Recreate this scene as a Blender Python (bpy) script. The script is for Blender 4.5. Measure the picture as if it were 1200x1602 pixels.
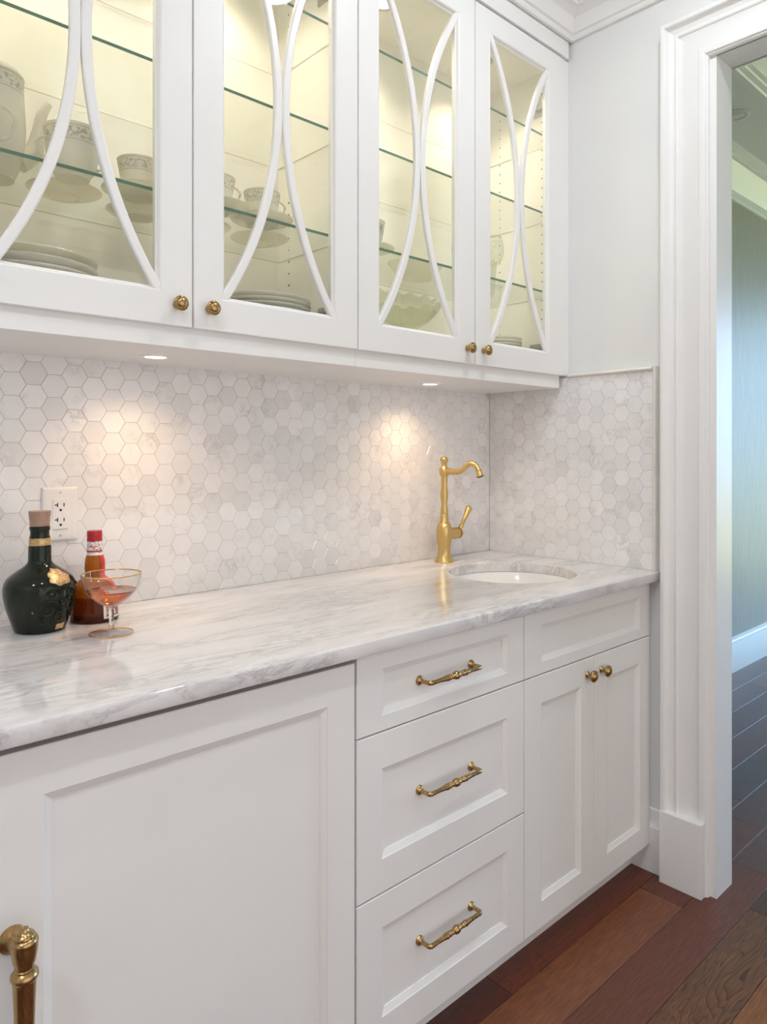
import bpy, bmesh, math, random
from math import sin, cos, pi, radians, sqrt, atan2
from mathutils import Vector, Matrix

for o in list(bpy.data.objects):
    bpy.data.objects.remove(o)
SC = bpy.context.scene
COL = SC.collection
random.seed(7)

# ------------------------------------------------------------------ camera
CAM = bpy.data.cameras.new('camera')
CAM.sensor_fit = 'HORIZONTAL'
CAM.sensor_width = 36.0
CAM.lens = 1122.11 / 1200 * 36.0
CAM.shift_y = -(801 - 708.1) / 1200
CAM.clip_start = 0.02
cam = bpy.data.objects.new('camera', CAM)
COL.objects.link(cam)
YAW = radians(47.1404)
CPOS = Vector((-2.0791, -1.668, 1.2731))
cam.location = CPOS
cam.rotation_euler = (pi / 2, 0, YAW - pi / 2)
SC.camera = cam

# ------------------------------------------------------------------ world, exposure, large lights
SC.view_settings.view_transform = 'Standard'
SC.view_settings.look = 'None'
SC.view_settings.exposure = -0.04
SC.view_settings.gamma = 1.0
SC.view_settings.use_curve_mapping = False
SC.cycles.transparent_max_bounces = 48
SC.cycles.max_bounces = 14
SC.cycles.diffuse_bounces = 6
SC.cycles.transmission_bounces = 14
W = bpy.data.worlds.new('daylight_sky')
SC.world = W
W.use_nodes = True
wb = W.node_tree.nodes['Background']
wb.inputs[0].default_value = (0.42, 0.66, 1.0, 1)
wb.inputs[1].default_value = 13.0


def lamp(name, kind, loc, energy, color, rot=(0, 0, 0), **kw):
    d = bpy.data.lights.new(name, kind)
    d.energy = energy
    d.color = color
    for k, v in kw.items():
        setattr(d, k, v)
    o = bpy.data.objects.new(name, d)
    COL.objects.link(o)
    o.location = loc
    o.rotation_euler = rot
    return o


# sun on the lawn outside the next room (high from behind the house)
lamp('sun', 'SUN', (-8, -4, 12), 30.0, (1.0, 0.93, 0.78), rot=Vector((.5, .2, -.8)).to_track_quat('-Z', 'Y').to_euler(), angle=0.02)
# added warm fill light in front of the made-up window behind the camera
lamp('pantry_fill_light', 'AREA', (-1.35, -2.93, 1.20), 18.0, (1.0, 0.885, 0.825),
     rot=(radians(90), 0, 0), shape='RECTANGLE', size=2.35, size_y=2.2)
# sky portal in the big window of the next room
pl = lamp('sky_portal', 'AREA', (5.15, -2.0, 1.35), 1.0, (1, 1, 1), rot=(0, radians(90), 0),
          shape='RECTANGLE', size=2.5, size_y=2.8)
pl.data.cycles.is_portal = True

# ------------------------------------------------------------------ materials
MATS = {}


def nodes(name):
    m = bpy.data.materials.new(name)
    m.use_nodes = True
    nt = m.node_tree
    b = nt.nodes['Principled BSDF']
    MATS[name] = m
    return m, nt, b


def N(nt, t, **kw):
    n = nt.nodes.new(t)
    for k, v in kw.items():
        if k in n.inputs:
            n.inputs[k].default_value = v
        else:
            setattr(n, k, v)
    return n


def L(nt, a, b):
    nt.links.new(a, b)


def ramp(nt, fac, stops, interp='LINEAR'):
    r = nt.nodes.new('ShaderNodeValToRGB')
    r.color_ramp.interpolation = interp
    while len(r.color_ramp.elements) < len(stops):
        r.color_ramp.elements.new(0.5)
    for e, (p, c) in zip(r.color_ramp.elements, stops):
        e.position = p
        e.color = tuple(c) + (1,) if len(c) == 3 else c
    nt.links.new(fac, r.inputs[0])
    return r


def mix(nt, fac, a, b, mode='MIX'):
    m = nt.nodes.new('ShaderNodeMix')
    m.data_type = 'RGBA'
    m.blend_type = mode
    for s, v in ((m.inputs[0], fac), (m.inputs[6], a), (m.inputs[7], b)):
        if hasattr(v, 'links'):
            nt.links.new(v, s)
        else:
            s.default_value = v if isinstance(v, (int, float)) else (tuple(v) + (1,) if len(v) == 3 else v)
    return m.outputs[2]


def math_(nt, op, a, b=None, c=None):
    m = nt.nodes.new('ShaderNodeMath')
    m.operation = op
    for i, v in enumerate((a, b, c)):
        if v is None:
            continue
        if hasattr(v, 'links'):
            nt.links.new(v, m.inputs[i])
        else:
            m.inputs[i].default_value = v
    return m.outputs[0]


def plain(name, col, rough=0.4, metal=0.0, noise=0.0, nscale=30, bump=0.0, **kw):
    m, nt, b = nodes(name)
    b.inputs['Roughness'].default_value = rough
    b.inputs['Metallic'].default_value = metal
    for k, v in kw.items():
        b.inputs[k].default_value = v
    g = N(nt, 'ShaderNodeNewGeometry')
    n = N(nt, 'ShaderNodeTexNoise', Scale=nscale, Detail=4.0)
    L(nt, g.outputs['Position'], n.inputs['Vector'])
    c0 = tuple(max(0, x * (1 - noise)) for x in col)
    c1 = tuple(min(1, x * (1 + noise)) for x in col)
    r = ramp(nt, n.outputs[0], [(0.3, c0), (0.7, c1)])
    L(nt, r.outputs[0], b.inputs['Base Color'])
    if bump:
        bp = N(nt, 'ShaderNodeBump', Strength=bump, Distance=0.002)
        L(nt, n.outputs[0], bp.inputs['Height'])
        L(nt, bp.outputs[0], b.inputs['Normal'])
    return m


plain('cabinet_paint', (0.83, 0.825, 0.812), 0.38, noise=0.01, nscale=6)
plain('trim_paint', (0.84, 0.835, 0.825), 0.35, noise=0.01, nscale=6)
plain('wall_paint', (0.78, 0.78, 0.775), 0.7, noise=0.015, nscale=4, bump=0.02)
plain('ceiling_paint', (0.82, 0.82, 0.80), 0.8, noise=0.01, nscale=3)
plain('cabinet_inside', (0.90, 0.88, 0.835), 0.5, noise=0.01, nscale=5)
plain('dark_gap', (0.02, 0.018, 0.016), 0.6, noise=0.1)
plain('grout', (0.58, 0.56, 0.54), 0.9, noise=0.06, nscale=80)
plain('porcelain', (0.86, 0.85, 0.82), 0.15, noise=0.01)
plain('basin_white', (0.86, 0.85, 0.83), 0.12, noise=0.01)
plain('plastic_white', (0.86, 0.845, 0.82), 0.3, noise=0.008)
plain('slot_black', (0.008, 0.008, 0.008), 0.5, noise=0.05)
plain('steel', (0.55, 0.55, 0.53), 0.3, 1.0, noise=0.05)
plain('dark_steel', (0.12, 0.10, 0.08), 0.4, 1.0, noise=0.1)
plain('lawn', (0.36, 0.32, 0.13), 0.9, noise=0.3, nscale=3)
plain('outside_render', (0.6, 0.58, 0.54), 0.8, noise=0.05)
plain('gold_rim', (0.85, 0.56, 0.20), 0.22, 1.0, noise=0.05)


def brass(name, c0, c1, rough):
    m, nt, b = nodes(name)
    b.inputs['Metallic'].default_value = 1.0
    tc = N(nt, 'ShaderNodeTexCoord')
    mp = N(nt, 'ShaderNodeMapping')
    mp.inputs['Scale'].default_value = (420, 420, 20)
    L(nt, tc.outputs['Object'], mp.inputs[0])
    n = N(nt, 'ShaderNodeTexNoise', Scale=1.0, Detail=5.0)
    L(nt, mp.outputs[0], n.inputs['Vector'])
    r = ramp(nt, n.outputs[0], [(0.3, c0), (0.7, c1)])
    L(nt, r.outputs[0], b.inputs['Base Color'])
    rr = ramp(nt, n.outputs[0], [(0.3, (rough * .94,) * 3), (0.7, (rough * 1.06,) * 3)])
    L(nt, rr.outputs[0], b.inputs['Roughness'])
    return m


brass('antique_brass', (0.40, 0.26, 0.11), (0.47, 0.31, 0.14), 0.27)
brass('satin_brass', (0.66, 0.47, 0.18), (0.71, 0.51, 0.21), 0.36)


def marble(name, tile):
    m, nt, b = nodes(name)
    g = N(nt, 'ShaderNodeNewGeometry')
    if tile:
        oi = N(nt, 'ShaderNodeObjectInfo')
        at = N(nt, 'ShaderNodeAttribute', attribute_name='tint')
        sp = N(nt, 'ShaderNodeSeparateColor')
        L(nt, oi.outputs['Color'], sp.inputs[0])
        t = math_(nt, 'ADD', sp.outputs[0], at.outputs['Fac'])
        off = N(nt, 'ShaderNodeCombineXYZ')
        L(nt, math_(nt, 'MULTIPLY', t, 31.0), off.inputs[0])
        L(nt, math_(nt, 'MULTIPLY', t, 57.0), off.inputs[2])
        va = N(nt, 'ShaderNodeVectorMath', operation='ADD')
        L(nt, g.outputs['Position'], va.inputs[0])
        L(nt, off.outputs[0], va.inputs[1])
        rt = N(nt, 'ShaderNodeVectorRotate', rotation_type='Y_AXIS')
        L(nt, va.outputs[0], rt.inputs['Vector'])
        L(nt, math_(nt, 'MULTIPLY', t, 40.0), rt.inputs['Angle'])
        src = rt.outputs[0]
    else:
        mp = N(nt, 'ShaderNodeMapping')
        mp.inputs['Rotation'].default_value = (0.25, 0.1, radians(-7))
        mp.inputs['Scale'].default_value = (1.0, 4.4, 2.4)
        L(nt, g.outputs['Position'], mp.inputs[0])
        src = mp.outputs[0]
    # distorted veins
    n1 = N(nt, 'ShaderNodeTexNoise', Scale=8.0 if not tile else 26.0, Detail=9.0, Roughness=0.68, Distortion=0.8)
    L(nt, src, n1.inputs['Vector'])
    v = math_(nt, 'ABSOLUTE', math_(nt, 'SUBTRACT', n1.outputs[0], 0.5))
    vein = ramp(nt, v, [(0.0, (1, 1, 1)), (0.035, (0.35, 0.35, 0.35)), (0.10, (0, 0, 0))])
    n2 = N(nt, 'ShaderNodeTexNoise', Scale=5.5 if not tile else 14.0, Detail=8.0, Roughness=0.66)
    L(nt, src, n2.inputs['Vector'])
    cloud = ramp(nt, n2.outputs[0], [(0.35, (0, 0, 0)), (0.7, (1, 1, 1))])
    n3 = N(nt, 'ShaderNodeTexNoise', Scale=3.1 if not tile else 11.0, Detail=2.0)
    L(nt, src, n3.inputs['Vector'])
    gate = ramp(nt, n3.outputs[0], [(0.40 if not tile else 0.54, (0, 0, 0)), (0.58 if not tile else 0.70, (1, 1, 1))])
    if tile:
        base = ramp(nt, t, [(0.0, (0.76, 0.75, 0.75)), (0.2, (0.82, 0.81, 0.81)), (1.0, (0.89, 0.88, 0.88))]).outputs[0]
        c = mix(nt, math_(nt, 'MULTIPLY', cloud.outputs[0], 0.22), base, (0.60, 0.60, 0.595))
        c = mix(nt, math_(nt, 'MULTIPLY', math_(nt, 'MULTIPLY', vein.outputs[0], gate.outputs[0]), 0.48), c, (0.38, 0.37, 0.36))
        b.inputs['Roughness'].default_value = 0.16
    else:
        base = mix(nt, math_(nt, 'MULTIPLY', cloud.outputs[0], 0.5), (0.79, 0.775, 0.77), (0.54, 0.53, 0.54))
        c = mix(nt, math_(nt, 'MULTIPLY', math_(nt, 'MULTIPLY', vein.outputs[0], gate.outputs[0]), 0.55), base, (0.30, 0.295, 0.31))
        b.inputs['Roughness'].default_value = 0.045
        b.inputs['IOR'].default_value = 1.55
    L(nt, c, b.inputs['Base Color'])
    return m


marble('marble_tile', True)
marble('marble_slab', False)
plain('marble_trim', (0.80, 0.775, 0.73), 0.25, noise=0.05, nscale=25)


def wood():
    m, nt, b = nodes('walnut_plank')
    tc = N(nt, 'ShaderNodeTexCoord')
    oi = N(nt, 'ShaderNodeObjectInfo')
    off = N(nt, 'ShaderNodeVectorMath', operation='SCALE')
    L(nt, oi.outputs['Location'], off.inputs[0])
    off.inputs['Scale'].default_value = 7.31
    add = N(nt, 'ShaderNodeVectorMath', operation='ADD')
    L(nt, tc.outputs['Object'], add.inputs[0])
    L(nt, off.outputs[0], add.inputs[1])
    mp = N(nt, 'ShaderNodeMapping')
    mp.inputs['Scale'].default_value = (1.6, 9.0, 9.0)
    L(nt, add.outputs[0], mp.inputs[0])
    n = N(nt, 'ShaderNodeTexNoise', Scale=1.3, Detail=3.0, Roughness=0.5, Distortion=0.5)
    L(nt, mp.outputs[0], n.inputs['Vector'])
    sepc = N(nt, 'ShaderNodeSeparateColor')
    L(nt, oi.outputs['Color'], sepc.inputs[0])
    rings = math_(nt, 'FRACT', math_(nt, 'MULTIPLY', n.outputs[0], 24.0))
    ringc = ramp(nt, rings, [(0.0, (0.0,) * 3), (0.5, (0.12,) * 3), (0.78, (0.4,) * 3), (0.90, (1,) * 3), (0.97, (0.9,) * 3), (1.0, (0.0,) * 3)])
    ring = math_(nt, 'MULTIPLY', ringc.outputs[0], oi.outputs['Alpha'])
    mp2 = N(nt, 'ShaderNodeMapping')
    mp2.inputs['Scale'].default_value = (16.0, 260.0, 260.0)
    L(nt, add.outputs[0], mp2.inputs[0])
    f = N(nt, 'ShaderNodeTexNoise', Scale=1.0, Detail=4.0, Roughness=0.6)
    L(nt, mp2.outputs[0], f.inputs['Vector'])
    fl = ramp(nt, f.outputs[0], [(0.42, (0,) * 3), (0.66, (1,) * 3)])
    base = oi.outputs['Color']
    c = mix(nt, math_(nt, 'MULTIPLY', ring, 0.75), base, (0.022, 0.010, 0.006))
    c = mix(nt, math_(nt, 'MULTIPLY', fl.outputs[0], 0.6), c, mix(nt, 1.0, c, (2.0, 1.9, 1.8), 'MULTIPLY'))
    L(nt, c, b.inputs['Base Color'])
    b.inputs['Roughness'].default_value = 0.33
    b.inputs['Specular IOR Level'].default_value = 0.42
    bp = N(nt, 'ShaderNodeBump', Strength=0.12, Distance=0.001)
    L(nt, f.outputs[0], bp.inputs['Height'])
    L(nt, bp.outputs[0], b.inputs['Normal'])


wood()


def wallpaper():
    m, nt, b = nodes('grasscloth')
    g = N(nt, 'ShaderNodeNewGeometry')
    mp = N(nt, 'ShaderNodeMapping')
    mp.inputs['Scale'].default_value = (95, 95, 5)
    L(nt, g.outputs['Position'], mp.inputs[0])
    n = N(nt, 'ShaderNodeTexNoise', Scale=1.0, Detail=5.0, Roughness=0.65)
    L(nt, mp.outputs[0], n.inputs['Vector'])
    r = ramp(nt, n.outputs[0], [(0.3, (0.36, 0.345, 0.29)), (0.7, (0.48, 0.465, 0.40))])
    L(nt, r.outputs[0], b.inputs['Base Color'])
    b.inputs['Roughness'].default_value = 0.45


wallpaper()


def thin_glass(name, tint, ior=1.5):
    m, nt, b = nodes(name)
    nt.nodes.remove(b)
    out = nt.nodes['Material Output']
    tr = N(nt, 'ShaderNodeBsdfTransparent', Color=tuple(tint) + (1,))
    gl = N(nt, 'ShaderNodeBsdfGlossy', Roughness=0.0)
    fr = N(nt, 'ShaderNodeFresnel', IOR=ior)
    ge = N(nt, 'ShaderNodeNewGeometry')
    # the inner side of the sheet reflects as the outer side does (thin sheet, no total reflection)
    L(nt, math_(nt, 'ADD', math_(nt, 'MULTIPLY', ge.outputs['Backfacing'], 1.0 / ior - ior), ior), fr.inputs['IOR'])
    mx = N(nt, 'ShaderNodeMixShader')
    L(nt, fr.outputs[0], mx.inputs[0])
    L(nt, tr.outputs[0], mx.inputs[1])
    L(nt, gl.outputs[0], mx.inputs[2])
    L(nt, mx.outputs[0], out.inputs[0])
    return m


thin_glass('pane_glass', (0.97, 0.985, 0.97))
thin_glass('shelf_glass', (0.978, 0.988, 0.974))
thin_glass('coupe_thin', (0.99, 0.985, 0.98), 1.45)
thin_glass('crystal', (0.93, 0.94, 0.90), 1.7)
thin_glass('tumbler_glass', (0.96, 0.97, 0.95), 1.45)
plain('ground_edge', (0.42, 0.40, 0.33), 0.5, noise=0.05)
plain('shelf_edge', (0.10, 0.20, 0.15), 0.12, noise=0.1, nscale=20)


def solid_glass(name, col, rough=0.0, ior=1.5):
    m, nt, b = nodes(name)
    b.inputs['Base Color'].default_value = tuple(col) + (1,)
    b.inputs['Roughness'].default_value = rough
    b.inputs['Transmission Weight'].default_value = 1.0
    b.inputs['IOR'].default_value = ior
    return m


solid_glass('coupe_glass', (1, 1, 1))
solid_glass('cocktail', (0.82, 0.21, 0.05), 0.0, 1.34)
plain('green_glaze', (0.010, 0.014, 0.008), 0.10, noise=0.25, nscale=18, **{'Specular IOR Level': 0.33})
plain('stopper_wood', (0.36, 0.22, 0.16), 0.3, noise=0.12, nscale=60)


def amber():
    m, nt, b = nodes('amber_glass')  # liqueur bottle
    tc = N(nt, 'ShaderNodeTexCoord')
    s = N(nt, 'ShaderNodeSeparateXYZ')
    L(nt, tc.outputs['Object'], s.inputs[0])
    # the liquor fills the lower part: darker below its level
    r = ramp(nt, math_(nt, 'MULTIPLY', s.outputs[2], 5.0), [(0.0, (0.10, 0.018, 0.004)), (0.26, (0.16, 0.03, 0.004)), (0.275, (0.48, 0.13, 0.012)), (1.0, (0.50, 0.15, 0.015))])
    L(nt, r.outputs[0], b.inputs['Base Color'])
    b.inputs['Transmission Weight'].default_value = 0.55
    b.inputs['Roughness'].default_value = 0.04
    b.inputs['IOR'].default_value = 1.3


amber()


def scribble(name, paper, ink, scale, thr=0.09, rough=0.5, metal=0.0):
    m, nt, b = nodes(name)
    tc = N(nt, 'ShaderNodeTexCoord')
    n = N(nt, 'ShaderNodeTexNoise', Scale=scale, Detail=2.0, Distortion=1.2)
    L(nt, tc.outputs['Object'], n.inputs['Vector'])
    v = math_(nt, 'ABSOLUTE', math_(nt, 'SUBTRACT', n.outputs[0], 0.5))
    r = ramp(nt, v, [(0.0, ink), (thr * .5, ink), (thr, paper)])
    L(nt, r.outputs[0], b.inputs['Base Color'])
    b.inputs['Roughness'].default_value = rough
    b.inputs['Metallic'].default_value = metal


scribble('gold_label', (0.80, 0.52, 0.25), (0.22, 0.10, 0.04), 130, 0.055, 0.35, 0.35)
scribble('gold_band', (0.62, 0.42, 0.20), (0.42, 0.26, 0.10), 60, 0.05, 0.3, 0.5)
scribble('white_label', (0.82, 0.79, 0.76), (0.50, 0.20, 0.22), 90, 0.05)
scribble('body_label', (0.82, 0.79, 0.75), (0.80, 0.77, 0.72), 60, 0.05)
scribble('label_print', (0.23, 0.10, 0.07), (0.55, 0.45, 0.38), 95, 0.05)
plain('red_cap', (0.42, 0.012, 0.018), 0.28, noise=0.12)
plain('red_ribbon', (0.60, 0.03, 0.03), 0.25, noise=0.1)


def china(name, z0, z1):
    """white porcelain with a printed grey-blue flower band between two heights of the piece"""
    m, nt, b = nodes(name)
    tc = N(nt, 'ShaderNodeTexCoord')
    s = N(nt, 'ShaderNodeSeparateXYZ')
    L(nt, tc.outputs['Object'], s.inputs[0])
    z = s.outputs[2]
    n = N(nt, 'ShaderNodeTexNoise', Scale=170.0, Detail=3.0, Distortion=0.6)
    L(nt, tc.outputs['Object'], n.inputs['Vector'])
    fl = ramp(nt, n.outputs[0], [(0.49, (0, 0, 0)), (0.56, (1, 1, 1))])
    mid = (z0 + z1) / 2
    half = (z1 - z0) / 2
    d = math_(nt, 'ABSOLUTE', math_(nt, 'SUBTRACT', z, mid))
    band = math_(nt, 'LESS_THAN', d, half * 0.72)
    line = math_(nt, 'LESS_THAN', math_(nt, 'ABSOLUTE', math_(nt, 'SUBTRACT', d, half)), half * 0.10)
    c = mix(nt, math_(nt, 'MULTIPLY', math_(nt, 'MULTIPLY', fl.outputs[0], band), 0.85), (0.86, 0.85, 0.83), (0.22, 0.25, 0.30))
    c = mix(nt, math_(nt, 'MULTIPLY', line, 0.7), c, (0.38, 0.38, 0.38))
    L(nt, c, b.inputs['Base Color'])
    b.inputs['Roughness'].default_value = 0.12


china('china_cup', 0.040, 0.064)
china('china_pot', 0.165, 0.195)
china('china_bowl', 0.062, 0.088)


def translucent(name, w):
    nt = MATS[name].node_tree
    b = nt.nodes['Principled BSDF']
    tl = N(nt, 'ShaderNodeBsdfTranslucent', Color=(0.86, 0.82, 0.70, 1))
    mx = N(nt, 'ShaderNodeMixShader', Fac=w)
    L(nt, b.outputs[0], mx.inputs[1])
    L(nt, tl.outputs[0], mx.inputs[2])
    L(nt, mx.outputs[0], nt.nodes['Material Output'].inputs[0])


for c_ in ('china_cup', 'china_pot', 'china_bowl', 'porcelain'):
    translucent(c_, 0.45)


def emit(name, col, s):
    m, nt, b = nodes(name)
    b.inputs['Base Color'].default_value = (0.9, 0.9, 0.88, 1)
    b.inputs['Emission Color'].default_value = tuple(col) + (1,)
    b.inputs['Emission Strength'].default_value = s


emit('lit_lens', (1.0, 0.86, 0.66), 9.0)
emit('lit_ceiling_lens', (1.0, 0.95, 0.88), 14.0)
plain('lens_off', (0.75, 0.75, 0.70), 0.3, noise=0.02)


# ------------------------------------------------------------------ mesh helpers
class MB:
    def __init__(s):
        s.v, s.f, s.m = [], [], []

    def add(s, vs, fs, mi=0):
        k = len(s.v)
        s.v += [tuple(p) for p in vs]
        s.f += [tuple(i + k for i in f) for f in fs]
        s.m += [mi] * len(fs)
        return s

    def box(s, a, b, mi=0):
        (x0, y0, z0), (x1, y1, z1) = a, b
        vs = [(x, y, z) for x in (x0, x1) for y in (y0, y1) for z in (z0, z1)]
        return s.add(vs, [(0, 1, 3, 2), (4, 6, 7, 5), (0, 4, 5, 1), (2, 3, 7, 6), (0, 2, 6, 4), (1, 5, 7, 3)], mi)

    def loft(s, loops, closed=True, cap0=True, cap1=True, mi=0):
        n = len(loops[0])
        vs = [p for lp in loops for p in lp]
        fs = []
        for i in range(len(loops) - 1):
            for j in range(n if closed else n - 1):
                k = (j + 1) % n
                fs.append((i * n + j, i * n + k, (i + 1) * n + k, (i + 1) * n + j))
        if cap0:
            fs.append(tuple(range(n))[::-1])
        if cap1:
            fs.append(tuple(range((len(loops) - 1) * n, len(loops) * n)))
        return s.add(vs, fs, mi)

    def lathe(s, prof, c=(0, 0, 0), axis='z', seg=32, caps=(True, True), mi=0, sx=1.0, sy=1.0):
        loops = []
        for r, h in prof:
            lp = []
            for k in range(seg):
                a = 2 * pi * k / seg
                p, q = r * cos(a) * sx, r * sin(a) * sy
                if axis == 'z':
                    t = (c[0] + p, c[1] + q, c[2] + h)
                elif axis == '-y':
                    t = (c[0] + p, c[1] - h, c[2] + q)
                elif axis == 'x':
                    t = (c[0] + h, c[1] + p, c[2] + q)
                lp.append(t)
            loops.append(lp)
        return s.loft(loops, True, caps[0], caps[1], mi)

    def tube(s, path, radii, seg=14, mi=0, cap=True):
        P = [Vector(p) for p in path]
        if isinstance(radii, (int, float)):
            radii = [radii] * len(P)
        T = []
        for i in range(len(P)):
            T.append((P[min(i + 1, len(P) - 1)] - P[max(i - 1, 0)]).normalized())
        up = Vector((0, 0, 1)) if abs(T[0].z) < 0.9 else Vector((1, 0, 0))
        n = (up - T[0] * up.dot(T[0])).normalized()
        loops = []
        for i in range(len(P)):
            n = (n - T[i] * n.dot(T[i])).normalized()
            b = T[i].cross(n)
            loops.append([P[i] + (n * cos(2 * pi * k / seg) + b * sin(2 * pi * k / seg)) * radii[i] for k in range(seg)])
        return s.loft(loops, True, cap, cap, mi)

    def build(s, name, mats, parent=None, smooth=False, loc=None, bevel=0.0, bseg=2, angle=35):
        me = bpy.data.meshes.new(name)
        me.from_pydata(s.v, [], s.f)
        if isinstance(mats, str):
            mats = [mats]
        for m in mats:
            me.materials.append(MATS[m])
        if len(mats) > 1:
            me.polygons.foreach_set('material_index', s.m)
        bm = bmesh.new()
        bm.from_mesh(me)
        bmesh.ops.recalc_face_normals(bm, faces=bm.faces)
        if bevel:
            es = [e for e in bm.edges if len(e.link_faces) == 2 and e.calc_face_angle(0) > radians(30)]
            bmesh.ops.bevel(bm, geom=es, offset=bevel, segments=bseg, affect='EDGES', profile=0.5)
        if smooth:
            for e in bm.edges:
                e.smooth = not (len(e.link_faces) == 2 and e.calc_face_angle(0) > radians(angle))
            for f in bm.faces:
                f.smooth = True
        bm.to_mesh(me)
        bm.free()
        me.update()
        o = bpy.data.objects.new(name, me)
        COL.objects.link(o)
        if loc is not None:
            o.location = loc
        if parent is not None:
            o.parent = parent
        return o


def empty(name, loc=(0, 0, 0)):
    o = bpy.data.objects.new(name, None)
    COL.objects.link(o)
    o.location = loc
    o.empty_display_size = 0.05
    return o


def tag(o, label=None, cat=None, group=None, kind=None):
    if label:
        o['label'] = label
    if cat:
        o['category'] = cat
    if group:
        o['group'] = group
    if kind:
        o['kind'] = kind
    return o


def struct(o, label=None):
    o['kind'] = 'structure'
    if label:
        o['label'] = label
    return o


def dup(o, parent=None):
    c = o.copy()
    COL.objects.link(c)
    c.parent = parent
    for ch in list(o.children):
        dup(ch, c)
    return c


def rect(x0, x1, z0, z1, y):
    return [(x0, y, z0), (x1, y, z0), (x1, y, z1), (x0, y, z1)]


def sweep(path, prof, closed=False):
    """path: list of (x, y); prof: list of (out, z) with out measured to the left of travel; mitred"""
    P = [Vector((p[0], p[1])) for p in path]
    n = len(P)
    loops = []
    for i in range(n):
        def nrm(a, b):
            d = (b - a).normalized()
            return Vector((-d.y, d.x))
        if closed or 0 < i < n - 1:
            n1 = nrm(P[i - 1], P[i])
            n2 = nrm(P[i], P[(i + 1) % n])
            m = (n1 + n2)
            m = m / max(1e-6, m.dot(n1)) if m.length > 1e-6 else n1
        elif i == 0:
            m = nrm(P[0], P[1])
        else:
            m = nrm(P[-2], P[-1])
        loops.append([(P[i].x + m.x * o, P[i].y + m.y * o, z) for o, z in prof])
    mb = MB()
    if closed:
        loops.append(loops[0])
    mb.loft(loops, True, not closed, not closed)
    return mb


# ------------------------------------------------------------------ room shell
ZC = 2.90            # pantry ceiling
XW = 0.012           # painted face of the right wall (tiles stand 12 mm proud to x = 0)
XL, YF = -3.7, -3.0  # left wall, wall behind the camera
XN = 0.112           # next-room face of the right wall
XR, YN, ZN = 5.2, -4.1, 2.95

# back wall runs behind both rooms
struct(MB().box((XL - .1, .012, -.05), (XN, .14, 3.1)).build('wall_back', 'grout'), 'wall behind the counter and glass door cabinets')
WB = bpy.data.objects['wall_back']
wr = MB()
wr.box((XW, -.81, 0), (XN, .012, 3.1))
wr.box((XW, -1.74, 2.415), (XN, -.81, 3.1))
wr.box((XW, YN, 0), (XN, -1.74, 3.1))
WR = struct(wr.build('wall_right', 'wall_paint'), 'white wall with the doorway beside the counter')
wl = MB()
wl.box((XL - .1, YF, 0), (XL, .012, 3.1))
struct(wl.build('wall_left', 'wall_paint'), 'white wall at the far left end')
wf = MB()
wf.box((XL - .1, YF - .12, 0), (-2.55, YF, 3.1))
wf.box((-.15, YF - .12, 0), (XW, YF, 3.1))
wf.box((-2.55, YF - .12, 0), (-.15, YF, .12))
wf.box((-2.55, YF - .12, 2.40), (-.15, YF, 3.1))
struct(wf.build('wall_front', 'wall_paint'), 'white wall behind the camera with an added window opening')
w1 = struct(MB().box((-2.55, YF - .07, .12), (-.15, YF - .06, 2.40)).build('added_window', 'pane_glass'), 'added shaded window behind the pantry fill light')  # unseen window, added to give the fill light a place
wfm = MB()
for a, b in (((-2.63, YF, .04), (-2.55, YF + .02, 2.48)), ((-.15, YF, .04), (-.07, YF + .02, 2.48)), ((-2.55, YF, .04), (-.15, YF + .02, .12)), ((-2.55, YF, 2.40), (-.15, YF + .02, 2.48)), ((-1.38, YF - .08, .12), (-1.32, YF - .04, 2.40))):
    wfm.box(a, b)
wfm.build('window_frame', 'trim_paint', w1)
MB().box((-2.54, YF - .035, .12), (-.16, YF - .032, 2.40)).build('sky_block_shade', 'trim_paint', w1)  # opaque sheet added to keep blue sky light out of the pantry
struct(MB().box((XL - .1, YF - .12, ZC), (XW, .012, ZC + .1)).build('ceiling', 'ceiling_paint'), 'white pantry ceiling')

# next room
struct(MB().box((XN, .012, -.05), (XR, .14, 3.5)).build('wall_next_back', 'grasscloth'), 'blue grey grasscloth wall of the next room')
nr = MB()
nr.box((XR, YN, 0), (XR + .12, -3.4, 3.5))
nr.box((XR, -.6, 0), (XR + .12, .012, 3.5))
nr.box((XR, -3.4, 2.6), (XR + .12, -.6, 3.5))
nr.box((XR, -3.4, 0), (XR + .12, -.6, .1))
struct(nr.build('wall_next_right', 'grasscloth'), 'window wall at the far end of the next room')
struct(MB().box((XN, YN - .12, 0), (XR + .12, YN, 3.5)).build('wall_next_front', 'grasscloth'), 'grasscloth wall of the next room opposite the back wall')
w2 = struct(MB().box((XR + .06, -3.4, .1), (XR + .07, -.6, 2.6)).build('window_2', 'pane_glass'), 'tall window of the next room')
m_ = MB()
for y in (-3.4, -2.49, -1.57, -.66):
    m_.box((XR + .03, y, .1), (XR + .1, y + .06, 2.6))
m_.build('window_frame', 'trim_paint', w2)
nc = MB()
nc.box((XN, -.42, ZN), (XR, .012, ZN + .06))
nc.box((XN, YN, ZN), (XR, -3.6, ZN + .06))
nc.box((XN, -3.6, ZN), (XN + .42, -.42, ZN + .06))
nc.box((XR - .42, -3.6, ZN), (XR, -.42, ZN + .06))
nc.box((XN, -.42, ZN + .06), (XR, -.36, 3.4))
nc.box((XN, -3.66, ZN + .06), (XR, -3.6, 3.4))
nc.box((XN + .36, -3.6, ZN + .06), (XN + .42, -.42, 3.4))
nc.box((XR - .42, -3.6, ZN + .06), (XR - .36, -.42, 3.4))
nc.box((XN, -3.6, 3.4), (XR, -.36, 3.46))
struct(nc.build('ceiling_next', 'ceiling_paint'), 'tray ceiling of the next room')
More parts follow.
